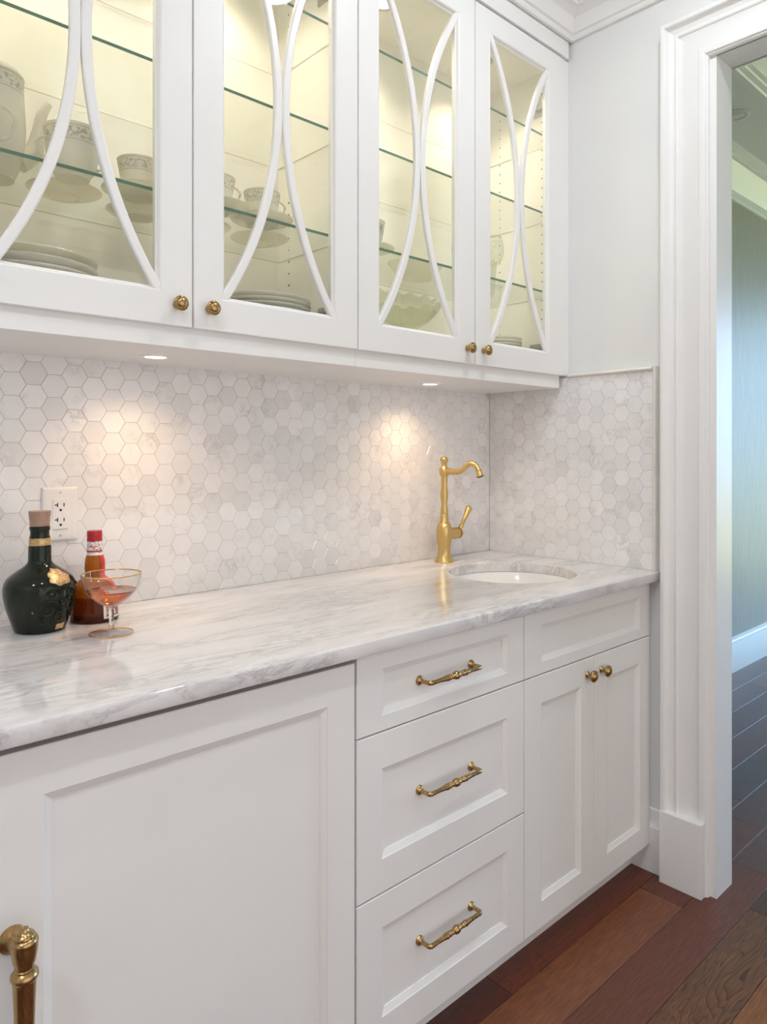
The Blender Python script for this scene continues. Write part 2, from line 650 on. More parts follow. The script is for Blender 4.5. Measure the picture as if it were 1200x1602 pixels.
# crown of the next room: wall crown and the moulding inside the tray
CRN = [(0, 2.74), (.012, 2.74), (.016, 2.752), (.024, 2.757), (.024, 2.77), (.034, 2.776), (.05, 2.80), (.078, 2.85), (.105, 2.878),
       (.118, 2.882), (.118, 2.90), (.128, 2.905), (.135, 2.925), (.135, 2.95), (0, 2.95)]
tn = sweep([(XR, .012), (XN, .012), (XN, YN), (XR, YN)], CRN)
struct(tn.build('trim_next_crown', 'trim_paint', smooth=True, angle=25), 'white crown moulding of the next room')
CRT = [(-.03, 2.944), (.0, 2.944), (.006, 2.95), (.006, 2.985), (.012, 2.99), (.012, 3.02), (.02, 3.03), (.045, 3.075), (.075, 3.10), (.085, 3.105), (.085, 3.13), (.1, 3.14), (.1, 3.17), (-.03, 3.17)]
tt = sweep([(XR - .42, -.42), (XN + .42, -.42), (XN + .42, -3.6), (XR - .42, -3.6)], CRT)
struct(tt.build('trim_tray_crown', 'trim_paint', smooth=True, angle=25), 'stepped moulding inside the tray ceiling')
BB = [(0, 0), (.016, 0), (.016, .158), (.013, .166), (.013, .176), (.008, .183), (.006, .197), (0, .2)]
struct(sweep([(XR, .012), (XN, .012), (XN, -.62)], BB).build('baseboard_next', 'trim_paint', smooth=True, angle=25), 'white baseboard below the grasscloth wall')
# lawn outside both windows
struct(MB().box((XR + .13, -24, -.4), (40, 22, -.35)).build('ground', 'lawn'), 'sunlit lawn outside the windows')
# dead downlight in the soffit of the next room
dl = empty('ceiling_downlight', (1.63, -.25, ZN))
tag(dl, 'round recessed downlight, unlit, in the soffit beyond the doorway', 'downlight')
d_ = MB().lathe([(.062, -.0005), (.062, -.006), (.050, -.009), (.042, -.003), (.034, .018)], seg=36, caps=(False, False))
d_.build('trim_ring', 'trim_paint', dl, smooth=True)
MB().lathe([(.035, -.004), (.030, -.006), (.0005, -.007)], seg=30, caps=(True, True)).build('lens', 'lens_off', dl, smooth=True)

# ------------------------------------------------------------------ floor and planks
FL = struct(MB().box((XL - .1, YN - .12, -.06), (XR + .1, .14, -.02)).build('floor', 'dark_gap'), 'dark stained wood plank floor')
PWID = .1277
tones = [(.115, .036, .020), (.095, .030, .017), (.145, .050, .026), (.075, .026, .017), (.110, .045, .024), (.085, .036, .022)]
fixed = {  # row index from the back wall: explicit butt joints read off the photograph, tone and ring strength per plank
    4: ([-2.0, -.71, .66, 1.7], [(.105, .032, .018, .2), (.075, .022, .014, .3), (.120, .032, .017, .5), (.070, .030, .021, .2), (.085, .042, .030, .3)]),
    5: ([-1.9, -.10, .52, 1.5], [(.12, .040, .022, .2), (.160, .056, .026, .12), (.105, .032, .018, .3), (.080, .034, .023, .2), (.09, .04, .028, .2)]),
    6: ([-1.2, .233, 1.2], [(.11, .036, .022, .2), (.112, .036, .022, .12), (.09, .042, .03, .2), (.09, .04, .03, .2)]),
    7: ([-1.3, .0325, 1.0], [(.10, .04, .022, .3), (.125, .055, .026, 1.0), (.07, .035, .024, .25), (.08, .04, .026, .2)]),
    8: ([-1.5, .3], [(.12, .045, .024, .3), (.185, .075, .030, .35), (.09, .042, .028, .2)]),
}
nrow = int(-YN / PWID) + 1
for r in range(nrow):
    y1 = -r * PWID + .0
    y0 = y1 - PWID
    xlo = XL if y1 > YF else XN
    if r in fixed:
        js, tn_ = fixed[r]
    else:
        js = []
        x = XL + random.uniform(.5, 1.3)
        while x < XR:
            js.append(x)
            x += random.uniform(.75, 1.45)
        tn_ = None
    js = [xlo] + [j for j in js if j > xlo] + [XR]
    for i in range(len(js) - 1):
        a, b = js[i] + .0006, js[i + 1] - .0006
        h = (b - a) / 2
        w = PWID / 2 - .0006
        e = .0009
        mb = MB()
        mb.loft([[(-h, -w, -.02), (h, -w, -.02), (h, w, -.02), (-h, w, -.02)],
                 [(-h, -w, -e), (h, -w, -e), (h, w, -e), (-h, w, -e)],
                 [(-h + e, -w + e, 0), (h - e, -w + e, 0), (h - e, w - e, 0), (-h + e, w - e, 0)]])
        o = mb.build('plank', 'walnut_plank', FL, loc=((a + b) / 2, (y0 + y1) / 2, 0))
        if tn_:
            c = tn_[min(i, len(tn_) - 1)]
        else:
            t = random.choice(tones)
            k = random.uniform(.85, 1.1)
            c = (t[0] * k, t[1] * k, t[2] * k, random.choice((.05, .15, .3, .6)))
        o.color = c

# ------------------------------------------------------------------ hexagon tiles
PITCH = .0506
CW = PITCH * .8660254
RH = PITCH / sqrt(3) - .0004


def hex_poly(cu, cv):
    return [(cu + RH * cos(pi / 3 * k), cv + RH * sin(pi / 3 * k)) for k in range(6)]


def clip(poly, u0, u1, v0, v1):
    for ax, lim, sg in ((0, u0, 1), (0, u1, -1), (1, v0, 1), (1, v1, -1)):
        out = []
        for i in range(len(poly)):
            p, q = poly[i - 1], poly[i]
            dp, dq = (p[ax] - lim) * sg, (q[ax] - lim) * sg
            if dp >= 0 and dq >= 0:
                out.append(q)
            elif dp >= 0 or dq >= 0:
                t = dp / (dp - dq)
                x = (p[0] + (q[0] - p[0]) * t, p[1] + (q[1] - p[1]) * t)
                out.append(x)
                if dq >= 0:
                    out.append(q)
        poly = out
        if len(poly) < 3:
            return []
    return poly


def tile_geo(poly, cu, cv, to3):
    """poly in wall plane; returns verts/faces for a 10 mm thick tile with eased front edge"""
    n = len(poly)
    mu = sum(p[0] for p in poly) / n
    mv = sum(p[1] for p in poly) / n
    size = max(max(abs(p[0] - mu), abs(p[1] - mv)) for p in poly)
    k = max(.5, 1 - .0008 / size)
    A = [to3(p[0] - cu, p[1] - cv, -.010) for p in poly]
    B = [to3(p[0] - cu, p[1] - cv, -.0008) for p in poly]
    Cc = [to3(mu + (p[0] - mu) * k - cu, mv + (p[1] - mv) * k - cv, 0) for p in poly]
    vs = A + B + Cc
    fs = []
    for i in range(n):
        j = (i + 1) % n
        fs.append((i, j, n + j, n + i))
        fs.append((n + i, n + j, 2 * n + j, 2 * n + i))
    fs.append(tuple(range(2 * n, 3 * n)))
    return vs, fs


def tile_wall(parent, cols, u_lim, v_lim, phase, to3, origin, limit):
    """cols: list of (u centre, parity)"""
    full = None
    cand = []
    for cu, par in cols:
        v = .9153 + (PITCH / 2 if par == 0 else 0) - PITCH / 2 - PITCH
        while v < v_lim[1] + PITCH:
            p = clip(hex_poly(cu, v), u_lim[0], u_lim[1], v_lim[0], v_lim[1])
            if p:
                area = abs(sum(p[i - 1][0] * p[i][1] - p[i][0] * p[i - 1][1] for i in range(len(p)))) / 2
                if area > 2e-5:
                    W3 = Vector(origin(cu, v))
                    d = W3 - CPOS
                    dep = d.x * cos(YAW) + d.y * sin(YAW)
                    uu = 600 + 1122 * (d.x * sin(YAW) - d.y * cos(YAW)) / dep
                    cand.append(((0 if uu > -15 else 1, -area / dep ** 2), cu, v, p, len(p) == 6 and area > .00215))
            v += PITCH
    cand.sort(key=lambda c: c[0])
    hx = None
    rest = MB()
    tints = []
    for i, (_, cu, v, p, isfull) in enumerate(cand):
        t = random.random() ** .75
        if i < limit:
            if isfull and hx:
                o = bpy.data.objects.new('tile', hx)
                COL.objects.link(o)
                o.parent = parent
            else:
                vs, fs = tile_geo(p, cu, v, to3)
                o = MB().add(vs, fs).build('tile', 'marble_tile', parent)
                if isfull:
                    hx = o.data
            o.location = Vector(origin(cu, v)) + Vector(to3(0, 0, random.uniform(-.0004, .0004)))
            o.color = (t, t, t, 1)
        else:
            vs, fs = tile_geo(p, cu, v, to3)
            og = origin(cu, v)
            rest.add([(a[0] + og[0], a[1] + og[1], a[2] + og[2]) for a in vs], fs)
            tints += [t] * len(fs)
    if rest.v:
        o = rest.build('tile', 'marble_tile', parent)
        at = o.data.attributes.new('tint', 'FLOAT', 'FACE')
        at.data.foreach_set('value', tints)
        o.color = (0, 0, 0, 1)
        o['kind'] = 'stuff'


cols = []
k = -20
while True:
    cu = -1.267 + CW * k
    if cu > .03:
        break
    if cu > -2.15:
        cols.append((cu, k % 2))
    k += 1
tile_wall(WB, cols, (-2.13, -.0008), (.9153, 1.4875), 0, lambda u, v, d: (u, -d, v), lambda u, v: (u, 0, v), 300)
cols = []
for k in range(0, 17):
    cols.append((-.6135 + CW * k, (k + 1) % 2))
tile_wall(WR, cols, (-.6300, -.0015), (.9153, 1.5225), 0, lambda u, v, d: (-d, u, v), lambda u, v: (0, u, v), 300)
MB().box((.0011, -.632, .9), (XW + .001, .012, 1.53)).build('grout_bed', 'grout', WR)
MB().box((-2.14, .0011, .9), (.012, .013, 1.5)).build('grout_bed', 'grout', WB)
# pencil trim: rounded marble strips along the top and the front edge of the side tiling
TR = empty('trim_pencil', (0, -.63, 1.52))
struct(TR, 'pale marble pencil edging around the side wall tiles')


def pencil(a, b):
    mb = MB()
    A, B = Vector(a), Vector(b)
    loops = []
    vert = abs(A.z - B.z) > .01
    for P in (A, B):
        lp = []
        for q in range(9):
            an = -pi / 2 + pi * q / 8
            w = .0058 * sin(an)
            o = .0095 * cos(an)
            lp.append((-.001 - o, P.y + (w if vert else 0), P.z + (0 if vert else w)))
        w = .0058
        lp += [(XW, P.y + (w if vert else 0), P.z + (0 if vert else w)), (XW, P.y - (w if vert else 0), P.z - (0 if vert else w))]
        loops.append(lp)
    mb.loft(loops)
    o = mb.build('pencil_strip', 'marble_trim', smooth=True, angle=40)
    o.parent = TR
    o.matrix_parent_inverse = Matrix.Translation((0, .63, -1.52))


pencil((0, -.335, 1.5285), (0, -.6295, 1.5285))
pencil((0, -.6360, 1.2295), (0, -.6360, 1.5345))
pencil((0, -.6360, .9153), (0, -.6360, 1.2285))

# ------------------------------------------------------------------ doorway, casing, baseboard
D1 = struct(empty('door_1', (XW, -.80, 0)), 'cased doorway to the next room')


def part(mb, name, mats, parent, **kw):
    o = mb.build(name, mats, **kw)
    o.parent = parent
    o.matrix_parent_inverse = Matrix.Translation(-parent.location)
    return o


YO, YI, ZI = -.797, -1.753, 2.406   # opening
part(MB().box((XW - .004, YO - .018, 0), (XN + .004, YO, ZI)), 'jamb', 'trim_paint', D1)
part(MB().box((XW - .004, YI, 0), (XN + .004, YI + .018, ZI)), 'jamb', 'trim_paint', D1)
part(MB().box((XW - .004, YI, ZI - .0), (XN + .004, YO, ZI + .018)), 'jamb', 'trim_paint', D1)
CP = [(0, 0), (0, .012), (.003, .0165), (.006, .0175), (.008, .0215), (.011, .0225), (.024, .0225), (.026, .0205), (.0265, .0125), (.034, .013), (.050, .0145),
      (.066, .0175), (.080, .0215), (.0835, .0225), (.085, .0255), (.0885, .0275), (.092, .0265), (.0935, .0245), (.099, .0235), (.110, .0275), (.116, .0345),
      (.118, .0385), (.121, .0410), (.130, .0410), (.1325, .0390), (.1325, 0)]


def casing(xface, sgn, name):
    mb = MB()
    loops = []
    for (y, z, my, mz) in ((YO, 0, 1, 0), (YO, ZI, 1, 1), (YI, ZI, -1, 1), (YI, 0, -1, 0)):
        loops.append([(xface + sgn * p, y + my * t, z + mz * t) for t, p in CP])
    mb.loft(loops)
    return part(mb, name, 'trim_paint', D1, smooth=True, angle=18)


casing(XW, -1, 'casing')
casing(XN, 1, 'casing')
for xa, xb in ((XW - .0445, XW), (XN, XN + .030)):
    part(MB().box((xa, YO + .008, 0), (xb, YO + .1330, .212)), 'plinth_block', 'trim_paint', D1, bevel=.0015)
    part(MB().box((xa, YI - .1330, 0), (xb, YI - .008, .212)), 'plinth_block', 'trim_paint', D1, bevel=.0015)
BBP = [(0, 0), (.016, 0), (.016, .130), (.0165, .137), (.013, .143), (.0075, .168), (.008, .178), (.006, .188), (0, .190)]
struct(sweep([(XW, -.03), (XW, -.664)], [(-o, z) for o, z in BBP]).build('baseboard_right', 'trim_paint', smooth=True, angle=25), 'short white baseboard between cabinet and door casing')

# pantry crown: runs along cabinet fronts, right wall, and round the rest of the room
YU = -.33      # front plane of the upper doors
CR = [(0, 2.640), (.010, 2.640), (.013, 2.646), (.013, 2.655), (.020, 2.659), (.023, 2.668), (.026, 2.680), (.034, 2.697), (.046, 2.708), (.060, 2.714), (.064, 2.715), (.064, 2.725), (.070, 2.730), (.080, 2.760), (.105, 2.80), (.14, 2.84), (.15, 2.85), (.15, ZC), (0, ZC)]
cp = [(-1.83, -.338), (XW, -.338), (XW, YF), (XL, YF), (XL, .012), (-1.83, .012)]
struct(sweep(cp, [(-o, z) for o, z in CR], True).build('trim_crown', 'trim_paint', smooth=True, angle=22), 'white crown moulding above the cabinets and along the walls')

# ceiling downlights of the pantry (lit, above the counter aisle)
for i, (x, y, en) in enumerate(((-.66, -1.06, 9.5), (-1.80, -1.55, 6.0), (-2.9, -1.6, 15))):
    t = empty('ceiling_downlight', (x, y, ZC))
    tag(t, ['lit ceiling downlight nearest the doorway', 'lit ceiling downlight above the middle of the aisle', 'lit ceiling downlight at the far left of the aisle'][i], 'downlight', 'pantry ceiling downlights')
    MB().lathe([(.075, -.0002), (.075, -.005), (.060, -.008), (.052, -.003)], seg=32, caps=(False, False)).build('trim_ring', 'trim_paint', t, smooth=True)
    MB().lathe([(.053, -.001), (.053, -.003), (.0005, -.003)], seg=32).build('lens', 'lit_ceiling_lens', t)
    lo = lamp('downlight_lamp', 'AREA', (0, 0, -.012), en, (.875, .945, 1.0), shape='DISK', size=.16)
    lo.parent = t

# ------------------------------------------------------------------ upper cabinets
ZD0, ZD1 = 1.5275, 2.5805
SEAM = [-1.8140, -1.3677, -.9220, -.4755, -.0347]


def knob(parent, x, y, z, r=.0152):
    pr = [(.0085, 0), (.0085, .002), (.0062, .004), (.0052, .009), (.0060, .0125), (.0100, .0150), (.0140, .0165), (.0152, .0190), (.0152, .0215), (.0142, .0235),
          (.0128, .0240), (.0122, .0234), (.0118, .0240), (.0105, .0262), (.0075, .0283), (.0040, .0293), (.0004, .0297)]
    k = r / .0152
    pr = [(a * k, h * k) for a, h in pr]
    o = MB().lathe(pr, (0, 0, 0), '-y', 32).build('knob', 'antique_brass', parent, smooth=True, angle=50, loc=(x, y, z))
    o['label'] = 'antique brass knob'
    return o


def upper_cabinet(x0, x1, i0, label, hinge_right):
    c = empty('wall_cabinet', ((x0 + x1) / 2, -.17, 1.487))
    tag(c, label, 'cabinet', 'glass door wall cabinets')

    def P(mb, name, mats, **kw):
        return part(mb, name, mats, c, **kw)
    zb, zt = 1.545, 2.600
    P(MB().box((x0, YU + .024, 1.530), (x0 + .018, .0, zt)), 'side_panel', 'cabinet_inside')
    P(MB().box((x1 - .018, YU + .024, 1.530), (x1, .0, zt)), 'side_panel', 'cabinet_inside')
    P(MB().box((x0 + .018, -.012, zb), (x1 - .018, -.001, zt)), 'back_panel', 'cabinet_inside')
    P(MB().box((x0 + .018, YU + .024, zt - .03), (x1 - .018, -.012, zt)), 'top_panel', 'cabinet_inside')
    P(MB().box((x0 + .018, YU + .024, 1.530), (x1 - .018, -.001, zb)), 'bottom_panel', 'cabinet_inside')
    # light rail (valance box below the doors)
    P(MB().box((x0 if i0 == 0 else x0 + .0004, YU + .012, 1.487), (x1 - .0004 if i0 == 0 else -.03, .0, 1.5298)), 'light_rail', 'cabinet_paint')
    # frieze between the doors and the crown
    P(MB().box((x0, YU - .006, 2.5845), (x1, .0, 2.66)), 'frieze', 'cabinet_paint')
    # rows of shelf-pin holes in the side panels
    ph = MB()
    for xs, sx in ((x0 + .0181, 1), (x1 - .0181, -1)):
        for yy in (-.242, -.062):
            z = zb + .055
            while z < 2.5:
                ph.lathe([(.0026, 0), (.0026, .0006 * sx)], (xs, yy, z), 'x', 8)
                z += .032
    o = P(ph, 'shelf_pin_holes', 'dark_steel')
    o['kind'] = 'stuff'
    for d in (0, 1):
        a, b = SEAM[i0 + d] + .0015, SEAM[i0 + d + 1] - .0015
        o0, o1, q0, q1 = a + .0665, b - .0665, 1.5935, 2.5145
        mb = MB()
        e = .0015
        loops = [rect(a, b, ZD0, ZD1, YU + .022), rect(a, b, ZD0, ZD1, YU + e), rect(a + e, b - e, ZD0 + e, ZD1 - e, YU),
                 rect(o0, o1, q0, q1, YU), rect(o0 + .003, o1 - .003, q0 + .003, q1 - .003, YU + .002), rect(o0 + .007, o1 - .007, q0 + .007, q1 - .007, YU + .009),
                 rect(o0 + .009, o1 - .009, q0 + .009, q1 - .009, YU + .010), rect(o0 + .009, o1 - .009, q0 + .009, q1 - .009, YU + .022)]
        mb.loft(loops + [loops[0]], True, False, False)
        dr = P(mb, 'door', 'cabinet_paint')
        g = MB().box((o0 + .006, YU + .0125, q0 + .006), (o1 - .006, YU + .0165, q1 - .006)).build('glass_pane', 'pane_glass')
        subs = [g]
        # two curved muntins that touch in the middle
        xc, zc = (o0 + o1) / 2, (q0 + q1) / 2
        bw = .0195
        for s in (-1, 1):
            sag = (o1 - o0) / 2 - bw / 2 - .004
            hh = (q1 - q0) / 2 - .002
            R = (hh * hh + sag * sag) / (2 * sag)
            a_max = math.asin(hh / R)
            loops = []
            n = 40
            for q in range(n + 1):
                an = -a_max + 2 * a_max * q / n
                lp = []
                for (t, yy) in ((-bw / 2, .0125), (-bw / 2, .0035), (-bw / 2 + .003, .0012), (bw / 2 - .003, .0012), (bw / 2, .0035), (bw / 2, .0125)):
                    rr = R + t
                    ux = rr * cos(an) - R
                    lp.append((xc + s * (bw / 2 + .0002) - s * ux, YU + yy, zc + rr * sin(an)))
                loops.append(lp)
            mm = MB().loft(loops).build('muntin', 'cabinet_paint', smooth=True, angle=30)
            subs.append(mm)
        kx = b - .0345 if d == 0 else a + .0345
        subs.append(knob(None, kx, YU, 1.5705))
        hx = a + .03 if d == 0 else b - .03
        hs = 1 if d == 0 else -1
        for hz in (ZD1 - .135, ZD0 + .095):
            hm = MB()
            wall_x = x0 + .018 if d == 0 else x1 - .018
            hm.box((wall_x, YU + .075, hz - .022), (wall_x + hs * .004, YU + .135, hz + .022))
            hm.box((wall_x, YU + .030, hz - .007), (wall_x + hs * .016, YU + .105, hz + .007))
            hm.box((wall_x + hs * .002, YU + .0225, hz - .018), (wall_x + hs * .03, YU + .034, hz + .018))
            h = hm.build('hinge', 'steel')
            h['label'] = 'metal cup hinge'
            subs.append(h)
        for s_ in subs:
            s_.parent = dr
    return c


CA = upper_cabinet(-1.8140, -.9222, 0, 'white wall cabinet with two glass doors, full of flowered china, left of the pair', True)
CB = upper_cabinet(-.9218, -.0002, 2, 'white wall cabinet with two glass doors, holding clear glassware, nearest the doorway', True)
# scribe strip closing the cabinet against the right wall
part(MB().box((-.0335, YU + .004, 1.5295), (XW, YU + .02, 2.5835)), 'filler_strip', 'cabinet_paint', CB)

# glass shelves
for ci, (x0, x1) in enumerate(((-1.795, -.9412), (-.903, -.0192))):
    for si, z in enumerate((1.8040, 2.0620, 2.3165)):
        y0, y1 = -.300, -.016
        mb = MB()
        zb, zm = z - .0068, z - .0050
        mb.add([(x0, y0, z), (x1, y0, z), (x1, y1, z), (x0, y1, z)], [(0, 1, 2, 3)], 0)
        mb.add([(x0, y0, zb), (x1, y0, zb), (x1, y1, zb), (x0, y1, zb)], [(3, 2, 1, 0)], 0)
        mb.add([(x0, y0, zb), (x1, y0, zb), (x1, y0, z), (x0, y0, z)], [(0, 1, 2, 3)], 1)
        # arrissed back and side edges: clear above, a fine ground line below
        for (p, q) in (((x0, y1), (x1, y1)), ((x0, y0), (x0, y1)), ((x1, y0), (x1, y1))):
            mb.add([(*p, zm), (*q, zm), (*q, z), (*p, z)], [(3, 2, 1, 0)], 0)
            mb.add([(*p, zb), (*q, zb), (*q, zm), (*p, zm)], [(3, 2, 1, 0)], 2)
        o = mb.build('glass_shelf', ['shelf_glass', 'shelf_edge', 'ground_edge'])
        tag(o, '%s green edged glass shelf in the %s' % (['lowest', 'middle', 'highest'][si], ['china cabinet', 'glassware cabinet by the doorway'][ci]), 'shelf', 'glass shelves in the wall cabinets')

# puck lights: two under the cabinets, two inside each cabinet
PUCK = [(-1.369, -.160, 1.487, 'round lit puck light under the china cabinet'), (-.463, -.139, 1.487, 'round lit puck light under the glassware cabinet'),
        (-1.60, -.15, 2.570, 'puck light inside the china cabinet behind its left door'), (-1.15, -.15, 2.570, 'puck light inside the china cabinet behind its right door'),
        (-.668, -.15, 2.570, 'puck light inside the glassware cabinet behind its left door'), (-.22, -.15, 2.570, 'puck light inside the glassware cabinet near the hinge side')]
for i, (x, y, z, lab) in enumerate(PUCK):
    p = empty('puck_light', (x, y, z))
    tag(p, lab, 'light', 'cabinet puck lights')
    MB().lathe([(.0330, -.0002), (.0330, -.0016), (.0300, -.0034), (.0235, -.0036), (.0220, -.0012)], seg=36, caps=(False, False)).build('trim_ring', 'steel' if i > 1 else 'trim_paint', p, smooth=True)
    MB().lathe([(.0222, -.0005), (.0222, -.0020), (.0005, -.0022)], seg=30).build('lens', 'lit_lens', p)
    if i < 2:
        lo = lamp('puck_lamp', 'SPOT', (0, 0, -.006), 5.4, (1.0, .68, .41), spot_size=radians(140), spot_blend=1.0, shadow_soft_size=.02)
    else:
        lo = lamp('puck_lamp', 'SPOT', (0, 0, -.006), 16.5, (1.0, .83, .64), spot_size=radians(124), spot_blend=1.0, shadow_soft_size=.025)
    lo.parent = p

# ------------------------------------------------------------------ countertop with sink cut-out
SX, SY, SR = -.330, -.350, .187
CT0, CT1 = .885, .915
x0, x1, y0, y1 = -2.55, .0085, -.650, -.0006


def slab_loops(ins_front, z, hole_r):
    out = [(x0, y0 + ins_front, z), (x1, y0 + ins_front, z), (x1, y1, z), (x0, y1, z)]
    hole = [(SX + (hole_r + .004) * cos(2 * pi * k / 64), SY + hole_r * sin(2 * pi * k / 64), z) for k in range(64)]
    return out, hole


def slab():
    bm = bmesh.new()
    levels = []
    nb = 5
    for i in range(nb + 1):
        a = pi / 2 * i / nb
        levels.append((.0045 * (1 - sin(a)), CT1 - .0045 * (1 - cos(a)), SR + .003 * (1 - cos(a)) * 0 - .0 + .003 * (1 - sin(a))))
    levels += [(0.0, CT0 + .006, SR), (.0015, CT0 + .002, SR), (.0045, CT0, SR)]
    prev = None
    first = last = None
    for ins, z, hr in levels:
        o, h = slab_loops(ins, z, hr)
        vo = [bm.verts.new(p) for p in o]
        vh = [bm.verts.new(p) for p in h]
        if prev:
            po, phh = prev
            for A, B in ((po, vo), (phh, vh)):
                n = len(A)
                for i in range(n):
                    j = (i + 1) % n
                    bm.faces.new((A[i], A[j], B[j], B[i]))
        else:
            first = (vo, vh)
        prev = (vo, vh)
    last = prev
    for vo, vh in (first, last):
        es = []
        for A in (vo, vh):
            for i in range(len(A)):
                a, b = A[i], A[(i + 1) % len(A)]
                es.append(bm.edges.get((a, b)) or bm.edges.new((a, b)))
        bmesh.ops.triangle_fill(bm, use_beauty=True, use_dissolve=False, edges=es)
    bmesh.ops.recalc_face_normals(bm, faces=bm.faces)
    for e in bm.edges:
        e.smooth = not (len(e.link_faces) == 2 and e.calc_face_angle(0) > radians(30))
    for f in bm.faces:
        f.smooth = True
    me = bpy.data.meshes.new('countertop')
    bm.to_mesh(me)
    bm.free()
    me.materials.append(MATS['marble_slab'])
    o = bpy.data.objects.new('countertop', me)
    COL.objects.link(o)
    return o


tag(slab(), 'polished white marble countertop with grey veins and a round sink cut-out', 'countertop')
# undermount basin
sk = empty('sink', (SX, SY, CT0))
tag(sk, 'white undermount sink basin below the countertop cut-out', 'sink')
R = SR + .004
prof = [(R + .02, -.001), (R, -.001), (R - .004, -.006), (R - .012, -.06), (R - .035, -.12), (R - .08, -.148), (.035, -.155), (.022, -.157), (.022, -.175),
        (.030, -.175), (.030, -.163), (R - .08, -.156), (R - .028, -.126), (R - .004, -.06), (R + .004, -.01), (R + .02, -.009)]
MB().loft([[(r * cos(2 * pi * k / 56), r * sin(2 * pi * k / 56), h) for k in range(56)] for r, h in prof] + [[(prof[0][0] * cos(2 * pi * k / 56), prof[0][0] * sin(2 * pi * k / 56), prof[0][1]) for k in range(56)]], True, False, False).build('basin', 'basin_white', sk, smooth=True, angle=50)
MB().lathe([(.026, -.1555), (.026, -.1535), (.018, -.1545), (.004, -.157), (.0005, -.157)], seg=28).build('drain', 'satin_brass', sk, smooth=True)

# ------------------------------------------------------------------ base cabinets
YB = -.620


def front(parent, name, x0, x1, z0, z1, rc, mat='cabinet_paint'):
    """recessed-panel front; rc = recess rectangle"""
    r0, r1, q0, q1 = rc
    e = .0013
    loops = [rect(x0, x1, z0, z1, YB + .020), rect(x0, x1, z0, z1, YB + e), rect(x0 + e, x1 - e, z0 + e, z1 - e, YB),
             rect(r0, r1, q0, q1, YB), rect(r0 + .0015, r1 - .0015, q0 + .0015, q1 - .0015, YB + .0018),
             rect(r0 + .0125, r1 - .0125, q0 + .0125, q1 - .0125, YB + .0065),
             rect(r0 + .0128, r1 - .0128, q0 + .0128, q1 - .0128, YB + .0090), rect(r0 + .0128, r1 - .0128, q0 + .0128, q1 - .0128, YB + .020)]
    o = MB().loft(loops + [loops[0]], True, False, False).build(name, mat)
    o.parent = parent
    o.matrix_parent_inverse = Matrix.Translation(-parent.location)
    p = MB().box((r0 + .0120, YB + .0088, q0 + .0120), (r1 - .0120, YB + .018, q1 - .0120)).build('centre_panel', mat)
    p.parent = o
    return o


def sub(o, parent, root):
    o.parent = parent
    return o


def pull(x0, x1, z, yb):
    """bar pull with turned beads between two posts"""
    mb = MB()
    h = (x1 - x0) / 2
    xc = (x0 + x1) / 2
    for s in (-1, 1):
        mb.lathe([(.0105, 0), (.0105, .002), (.0085, .0035), (.0085, .005), (.006, .0065), (.0048, .008)], (xc + s * h, yb, z), '-y', 20)
    path, rad = [], []
    proj = .031
    for t, r in ((.004, .0046), (.012, .0043), (.022, .0046)):
        path.append((xc - h, yb - t, z))
        rad.append(r)
    for q in range(1, 6):
        a = pi / 2 * q / 5
        path.append((xc - h + .007 * (1 - cos(a)), yb - proj + .007 - .007 * sin(a), z))
        rad.append(.0050)
    bead = [(-.055, .0044), (-.048, .0046), (-.036, .0055), (-.030, .0066), (-.0265, .0070), (-.0250, .0048), (-.0235, .0044), (-.0220, .0060), (-.0200, .0066), (-.0180, .0060),
            (-.0165, .0042), (-.0150, .0044), (-.0135, .0056), (-.0115, .0060), (-.0095, .0042), (-.0080, .0060), (-.0050, .0083), (0, .0092)]
    bl = bead + [(-a, r) for a, r in bead[-2::-1]]
    for a, r in bl:
        path.append((xc + a * (h / .0775), yb - proj, z))
        rad.append(r)
    for q in range(4, -1, -1):
        a = pi / 2 * q / 5
        path.append((xc + h - .007 * (1 - cos(a)), yb - proj + .007 - .007 * sin(a), z))
        rad.append(.0050)
    for t, r in ((.022, .0046), (.012, .0043), (.004, .0046)):
        path.append((xc + h, yb - t, z))
        rad.append(r)
    mb.tube(path, rad, 16)
    o = mb.build('pull', 'antique_brass', smooth=True, angle=55)
    o['label'] = 'antique brass bar pull with turned beads'
    return o


# drawer unit
DU = empty('drawer_cabinet', (-.908, -.31, 0))
tag(DU, 'white base cabinet of three drawers with brass bar pulls', 'cabinet')
bd = MB()
bd.box((-1.1775, -.598, .084), (-1.1595, -.005, .8845))
bd.box((-.6560, -.598, .084), (-.6385, -.005, .8845))
bd.box((-1.1595, -.598, .084), (-.6560, -.005, .102))
bd.box((-1.1595, -.597, .872), (-.6560, -.52, .8845))
bd.box((-1.1595, -.02, .102), (-.6560, -.005, .8845))
part(bd, 'carcass', 'cabinet_paint', DU)
part(MB().box((-1.1775, -.560, .0), (-.6385, -.545, .084)), 'toe_kick', 'cabinet_paint', DU)
for z0, z1, rc, zp in ((.7190, .8820, (-1.1110, -.7045, .7495, .8425), .7935), (.3972, .7160, (-1.1110, -.7045, .4640, .6445), .5625), (.0840, .3942, (-1.1110, -.7045, .1485, .3280), .2460)):
    d = front(DU, 'drawer', -1.1765, -.6395, z0, z1, rc)
    sub(pull(-.9960, -.8290, zp, YB + .0088), d, DU)
    dbx = MB()
    dbx.box((-1.15, -.598, z0 + .02), (-.665, -.12, z1 - .03))
    sub(dbx.build('drawer_box', 'cabinet_inside'), d, DU)

